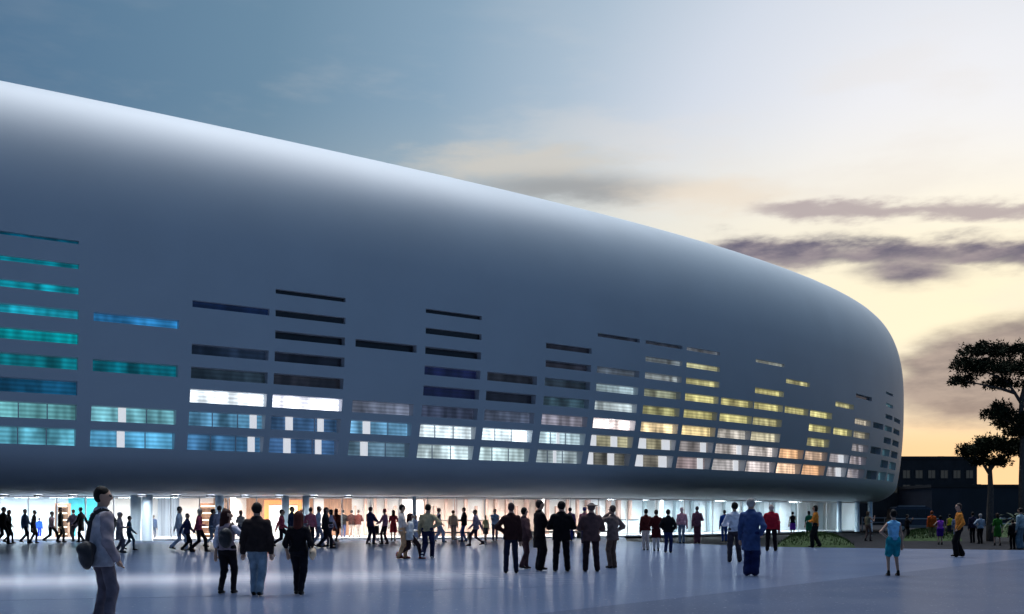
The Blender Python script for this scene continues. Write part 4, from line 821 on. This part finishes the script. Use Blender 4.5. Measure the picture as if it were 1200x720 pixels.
# passers-by
far = [
 (3, 638, 593, 90, 'walk', ('fwd', 'bwd'), ('short', hk), ('jacket', BLK), ('trousers', BLK), 'dark figure walking closely behind the flapping black coat, at the teal wall'),
 (10, 637, 597, 85, 'stride', ('bwd', 'fwd'), ('bob', hb), ('coat', (24, 22, 30)), ('slim', BLK), 'striding figure in a flapping black coat at the teal wall'),
 (29, 637, 596, 95, 'stride', ('fwd', 'down'), ('short', hk), ('jacket', (70, 92, 122)), ('trousers', (20, 26, 40)), 'walker in denim blue jacket with dark trousers before the teal wall'),
 (39, 637, 598, 80, 'walk', ('down', 'down'), ('short', hb), ('coat', (34, 28, 34)), ('trousers', BLK), 'person in long charcoal coat just behind the denim jacket'),
 (46, 630, 605, 0, 'stand', ('down', 'down'), ('short', hk), ('jacket', (20, 60, 190)), ('trousers', (24, 50, 150)), 'child in vivid blue standing at the lobby glass'),
 (60, 636, 598, 92, 'stride', ('bwd', 'fwd'), ('short', hb), ('shirt', (146, 124, 132)), ('trousers', BLK), 'striding walker in mauve shirt and black trousers at the cream wall'),
 (71, 636, 594, 70, 'walk', ('down', 'down'), ('short', hk), ('suit', BLK), ('trousers', BLK), 'slim man in black suit walking past the cream wall'),
 (86, 635, 597, -60, 'step', ('front', 'carry'), ('short', hb), ('jacket', (40, 36, 50)), ('trousers', (24, 24, 34)), 'walker in dark plum jacket meeting the pair in black'),
 (95, 636, 593, -85, 'walk', ('fwd', 'bwd'), ('short', hk), ('coat', BLK), ('trousers', (18, 18, 26)), 'tall figure in long black coat passing the man with the shoulder bag'),
 (140, 648, 600, 80, 'step', ('down', 'front'), ('short', (140, 140, 150)), ('coat', (132, 124, 130)), ('trousers', (96, 92, 102)), 'person in long grey beige coat beyond the man with the shoulder bag'),
 (151, 645, 604, 60, 'stride', ('down', 'fwd'), ('short', hk), ('shirt', (58, 84, 104)), ('slim', (50, 74, 92)), 'thin walker in slate teal clothes with a long stride'),
 (180, 632, 606, 0, 'stand', ('down', 'down'), ('short', hk), ('jacket', (40, 54, 80)), ('slim', (30, 40, 62)), 'small dark blue figure between two pale blue columns'),
 (210, 645, 592, 85, 'stride', ('bwd', 'fwd'), ('short', hk), ('shirt', (226, 226, 234)), ('trousers', (202, 206, 222)), 'walker all in white in front of the lit shelves'),
 (219, 647, 601, 95, 'stride', ('fwd', 'bwd'), ('short', hk), ('jacket', (42, 44, 78)), ('trousers', (16, 16, 24)), 'striding person in indigo jacket beside the walker in white'),
 (233, 647, 595, 85, 'stride', ('bwd', 'front'), ('short', (226, 214, 190)), ('shirt', (150, 62, 84)), ('trousers', (20, 18, 26)), 'fair haired walker in crimson shirt and black trousers'),
 (248, 642, 596, 60, 'walk', ('down', 'front'), ('short', hk), ('shirt', (128, 124, 140)), ('slim', (206, 204, 214)), 'person in grey patterned shirt and white trousers by the blue column'),
 (257, 644, 589, 20, 'step', ('down', 'down'), ('short', hb), ('shirt', (196, 180, 190)), ('trousers', (60, 60, 84)), 'tall person in pale pink shirt behind the woman with the rucksack'),
 (263, 640, 596, 200, 'stand', ('front', 'down'), ('bob', hb), ('blouse', (206, 90, 84)), ('skirt', (120, 110, 130)), 'woman in tomato red blouse and grey skirt facing out from the timber wall'),
 (282, 638, 598, 120, 'step', ('down', 'raise'), ('short', (170, 150, 120)), ('shirt', (220, 214, 204)), ('jeans', (96, 110, 146)), 'fair haired man in ivory shirt at the orange portal'),
 (353, 637, 597, 150, 'walk', ('down', 'front'), ('short', hg), ('jacket', (184, 178, 190)), ('trousers', (120, 116, 128)), 'grey haired person in silver jacket between the columns and the timber wall'),
 (388, 640, 597, -95, 'walk', ('fwd', 'bwd'), ('bob', hk), ('shirt', (212, 196, 214)), ('slim', (70, 60, 84)), 'woman in pale lilac shirt walking towards the timber wall'),
 (461, 634, 598, -20, 'stand', ('down', 'front'), ('long', hb), ('dress', (190, 60, 70)), ('none', (60, 60, 60)), 'woman in a scarlet dress near the framed display'),
 (531, 633, 598, 10, 'step', ('down', 'down'), ('short', hb), ('shirt', (222, 188, 160)), ('trousers', (150, 130, 126)), 'person in peach shirt and taupe trousers at the reception desk'),
 (580, 634, 597, 175, 'stand', ('cross', 'cross'), ('short', hk), ('shirt', (196, 206, 222)), ('trousers', (84, 84, 104)), 'person in ice blue shirt with folded arms facing out of the bright lobby'),
 (330, 642, 595, 80, 'stride', ('bwd', 'fwd'), ('short', hk), ('shirt', (196, 74, 92)), ('trousers', (30, 24, 36)), 'striding person in coral red shirt before the yellow light box'),
 (342, 641, 592, 100, 'walk', ('fwd', 'down'), ('short', hk), ('jacket', (52, 58, 80)), ('trousers', (28, 28, 40)), 'person in steel blue jacket walking beside the coral shirt'),
 (364, 642, 595, 0, 'stand', ('front', 'down'), ('short', hk), ('shirt', (206, 112, 126)), ('trousers', (34, 30, 40)), 'person in salmon pink top behind the red haired woman'),
 (372, 641, 592, 70, 'walk', ('fwd', 'bwd'), ('short', (120, 100, 90)), ('shirt', (204, 206, 220)), ('trousers', (150, 154, 176)), 'person in pale lilac grey clothes by the thin blue column'),
 (381, 643, 594, 75, 'walk', ('down', 'front'), ('bob', hb), ('jacket', (30, 32, 36)), ('trousers', (28, 28, 36)), 'person in black jacket at the end of the timber wall'),
 (394, 635, 596, 30, 'step', ('down', 'down'), ('long', (120, 60, 44)), ('coat', (104, 46, 38)), ('slim', (40, 30, 40)), 'woman in long russet coat with auburn hair at the white wall'),
 (402, 631, 598, 5, 'stand', ('front', 'front'), ('short', hk), ('jacket', (24, 24, 26)), ('jeans', (56, 66, 100)), 'person in black jacket and blue jeans, first of three seen from behind'),
 (412, 631, 598, -5, 'apart', ('front', 'front'), ('short', hk), ('jacket', (46, 26, 24)), ('slim', (186, 172, 166)), 'person in dark brown jacket and beige trousers, middle of three from behind'),
 (420, 631, 598, 10, 'stand', ('down', 'front'), ('short', hb), ('jacket', (66, 30, 26)), ('slim', (170, 156, 150)), 'person in red brown jacket and beige trousers, last of three from behind'),
 (434, 638, 593, 40, 'step', ('front', 'push'), ('short', (96, 56, 50)), ('jacket', (72, 60, 96)), ('trousers', (44, 38, 56)), 'person in violet jacket leaning over a wheeled chair'),
 (451, 638, 596, -70, 'step', ('push', 'down'), ('short', (150, 60, 60)), ('shirt', (178, 116, 138)), ('trousers', (40, 30, 40)), 'person in rose shirt and black trousers facing the wheeled chair'),
 (487, 640, 604, 170, 'stand', ('down', 'down'), ('bob', (150, 140, 140)), ('shirt', (198, 194, 210)), ('skirt', (186, 184, 204)), 'pale lavender figure by the framed panel'),
 (514, 636, 595, 75, 'stride', ('fwd', 'bwd'), ('short', (130, 80, 70)), ('shirt', (214, 212, 226), (70, 66, 84)), ('wide', (214, 212, 226)), 'walker in loose white clothes with dark sleeves behind the olive shirt'),
 (544, 635, 594, -80, 'step', ('front', 'down'), ('short', hk), ('jacket', (28, 26, 30)), ('jeans', (66, 84, 140)), 'person in black jacket and blue jeans carrying something white'),
 (558, 640, 596, -85, 'stride', ('fwd', 'bwd'), ('short', hb), ('jacket', (146, 126, 144)), ('slim', (54, 40, 52)), 'striding person in lilac grey jacket and dark leggings'),
 (569, 634, 604, 20, 'walk', ('down', 'down'), ('bob', (176, 150, 100)), ('shirt', (206, 196, 140)), ('skirt', (60, 56, 60)), 'girl in straw yellow top and dark skirt following the lilac jacket'),
 (668, 634, 594, 0, 'step', ('down', 'down'), ('short', hk), ('shirt', (92, 66, 110)), ('trousers', (54, 60, 130)), 'person in purple top and blue trousers beyond the black suit'),
 (685, 637, 592, 10, 'step', ('down', 'down'), ('short', (44, 42, 110)), ('shirt', (190, 110, 118)), ('trousers', (80, 70, 90)), 'person in rose top and indigo cap beyond the brown jacket'),
 (799, 637, 595, 0, 'stand', ('down', 'down'), ('short', (214, 180, 180)), ('shirt', (226, 160, 166)), ('trousers', (128, 140, 158)), 'person in pale pink top and grey trousers close to the glass'),
 (817, 637, 594, 15, 'stand', ('down', 'front'), ('short', (70, 56, 62)), ('suit', (122, 78, 92)), ('wide', (112, 64, 76)), 'person in dusty mauve suit standing outside the glass'),
 (849, 635, 598, 0, 'stand', ('down', 'front'), ('short', hk), ('shirt', (34, 84, 176)), ('jeans', (44, 80, 150)), 'person in cobalt blue shirt and jeans behind the white shirt'),
 (929, 629, 600, 10, 'stand', ('down', 'down'), ('bun', hk), ('tank', (26, 24, 30)), ('skirt', (112, 54, 176)), 'woman in black top and violet skirt at the glass'),
 (948, 631, 599, 0, 'stand', ('down', 'down'), ('bob', hk), ('dress', (36, 116, 84)), ('slim', (60, 90, 80)), 'woman in emerald green dress beside the orange shirt'),
 (1017, 632, 597, 60, 'step', ('front', 'raise'), ('bob', (96, 80, 60)), ('tank', (120, 116, 96)), ('slim', (110, 90, 84)), 'person in khaki vest under the end of the arena'),
 (1063, 630, 601, 90, 'stand', ('down', 'raise'), ('short', hk), ('jacket', (22, 22, 30)), ('trousers', (18, 18, 26)), 'dark clothed person standing by the parked van'),
 (1092, 631, 597, 0, 'stand', ('down', 'down'), ('short', (120, 60, 30)), ('suit', (190, 86, 34)), ('slim', (110, 110, 80)), 'person in burnt orange jacket on the grass by the van'),
 (1102, 636, 602, 5, 'stand', ('hip', 'down'), ('bob', hk), ('tank', (164, 76, 200)), ('shorts', (78, 34, 150)), 'woman in purple top and violet shorts on the grass'),
 (1113, 629, 601, 0, 'stand', ('down', 'down'), ('short', hk), ('tank', (206, 196, 60)), ('skirt', (40, 44, 60)), 'girl in lemon yellow top on the grass'),
 (1120, 630, 602, 20, 'stand', ('down', 'down'), ('short', hk), ('shirt', (130, 140, 176)), ('slim', (140, 146, 176)), 'person in pale blue clothes next to the lemon yellow top'),
 (1140, 634, 598, 0, 'stand', ('down', 'down'), ('short', hk), ('jacket', (44, 42, 62)), ('trousers', (16, 16, 22)), 'person in midnight blue jacket behind the ochre shirt'),
 (1149, 635, 600, -5, 'stand', ('hip', 'front'), ('short', hg), ('shirt', (156, 170, 184)), ('trousers', (28, 26, 28)), 'person in silver grey shirt and black trousers by the slim pine trunk'),
 (1169, 637, 599, 10, 'apart', ('down', 'down'), ('bob', hb), ('dress', (50, 110, 40)), ('none', (60, 60, 60)), 'woman in leaf green dress with bare legs by the slim pine'),
 (1187, 641, 607, 0, 'stand', ('down', 'down'), ('short', hk), ('jacket', (18, 18, 22)), ('trousers', (16, 16, 20)), 'small black clothed figure beside the tall pine'),
 (1196, 641, 593, -30, 'stand', ('down', 'front'), ('short', hk), ('shirt', (146, 170, 178)), ('wide', (112, 136, 150)), 'person in pale aqua loose clothes in front of the tall pine')]
FEM = ('woman', 'girl')
for q in far:
    px_, yf_ = q[0], q[1]
    kw = dict(group=G3 if px_ > 1000 else G2, female=q[-1].split()[0] in FEM)
    if px_ > 1000: kw['z0'] = -.12
    if q[-1].startswith('child'): kw['hgt'] = 1.3
    if q[-1].startswith('small black'): kw['hgt'] = 1.42
    person(*q, near=False, **kw)

# ---------------------------------------------------------------- bags and the wheeled chair
m_bag = mat('black_leather', (.012, .012, .015), .45, nscale=8, namt=.3, bump=.3, bscale=40); m_bagc = mat('cream_leather', (.6, .46, .32), .5, nscale=8, namt=.15); m_wh = mat('chrome_tube', (.5, .5, .52), .25, metal=.9)
def place(p, lx, ly_, lz):                     # a point in a person's own frame -> world
    o, A, s, turn = p; v = Vector((lx, ly_, lz)) * s; c, sn = math.cos(-turn), math.sin(-turn)
    return Vector((o.location.x + v.x * c - v.y * sn, o.location.y + v.x * sn + v.y * c, o.location.z + v.z))
def bag(name, p, lx, ly_, lz, r, m_, label, cat, straps, sw=.022):
    o, A, s, turn = p; root = empty(name, place(p, lx, ly_, lz), -turn); root.scale = (s, s, s); tag(root, label, cat)
    D, lo = None, None
    b_ = surf('pouch', [(ell((0, 0, 0), r), m_), (ell((0, 0, r[2] * .35), (r[0] * .9, r[1] * .95, r[2] * .75)), m_), (cap((0, -r[1] * .6, r[2] * .6), (0, r[1] * .6, r[2] * .6), r[0] * .6, r[0] * .6), m_)], None, .012, root, .04, None, .004)
    for pts in straps:
        q = MB()
        pts = [Vector(v) - Vector((lx, ly_, lz)) for v in pts]
        for i in range(len(pts) - 1):
            t_ = (pts[i + 1] - pts[i]).normalized(); u = t_.cross(Vector((1, 0, 0))); u = (u if u.length > .2 else t_.cross(Vector((0, 1, 0)))).normalized() * sw; w_ = t_.cross(u).normalized() * .004
            a, c = pts[i], pts[i + 1]; q.add([a - u - w_, a + u - w_, a + u + w_, a - u + w_, c - u - w_, c + u - w_, c + u + w_, c - u + w_], [(0, 1, 5, 4), (1, 2, 6, 5), (2, 3, 7, 6), (3, 0, 4, 7), (0, 3, 2, 1), (4, 5, 6, 7)])
        q.build('strap', m_, root)
    return root
bag('shoulder_bag', p1, .05, -.205, .90, (.12, .07, .15), m_bag, 'round black shoulder bag hanging behind the man in the grey suit', 'bag',
    [[(.03, -.200, 1.03), (.045, -.180, 1.18), (.07, -.165, 1.34), (.088, -.128, 1.425), (.10, -.04, 1.468), (.10, .05, 1.44), (.06, .145, 1.32), (-.07, .155, 1.16), (-.195, .08, 1.04), (-.215, -.05, 1.01), (-.16, -.165, .98), (-.05, -.205, 1.0)]], .026)
bag('rucksack', p2, .05, -.19, 1.14, (.13, .085, .19), m_bag, 'black rucksack on the woman with the mauve top', 'rucksack', [[(.10, -.17, 1.26), (.12, -.12, 1.40), (.12, -.01, 1.47), (.12, .10, 1.40), (.12, .14, 1.26)]])
bag('handbag', p4, .30, -.02, .84, (.06, .13, .10), m_bagc, 'cream leather bag at the hip of the red haired woman', 'handbag', [[(.29, .08, .92), (.27, .05, 1.10), (.22, .0, 1.44), (.27, -.05, 1.10), (.29, -.08, .92)]])
X, D = pix(442, 637); wc = empty('wheelchair', (X, D, 0), R(-25)); tag(wc, 'wheeled chair with chrome frame between the violet jacket and the rose shirt', 'wheelchair')
for sx in (-.28, .28):
    q = MB(); q.tube([(sx, .30 * math.cos(a), .30 + .29 * math.sin(a)) for a in np.linspace(0, 2 * math.pi, 21)], .018, 6, caps=False); q.build('wheel', m_bag, wc, True)
    q = MB(); q.tube([(sx * .9, -.25, 1.0), (sx * .9, -.2, .5), (sx * .9, .3, .48), (sx * .9, .42, .12)], .015, 6); q.build('frame_side', m_wh, wc, True)
q = MB(); q.box(-.24, .24, -.2, .26, .47, .52); q.build('seat', m_bag, wc)
q = MB(); q.box(-.24, .24, -.26, -.21, .53, .95); q.build('backrest', m_bag, wc)
q = MB(); q.box(-.2, .2, .36, .5, .1, .12); q.build('footrest', m_wh, wc)
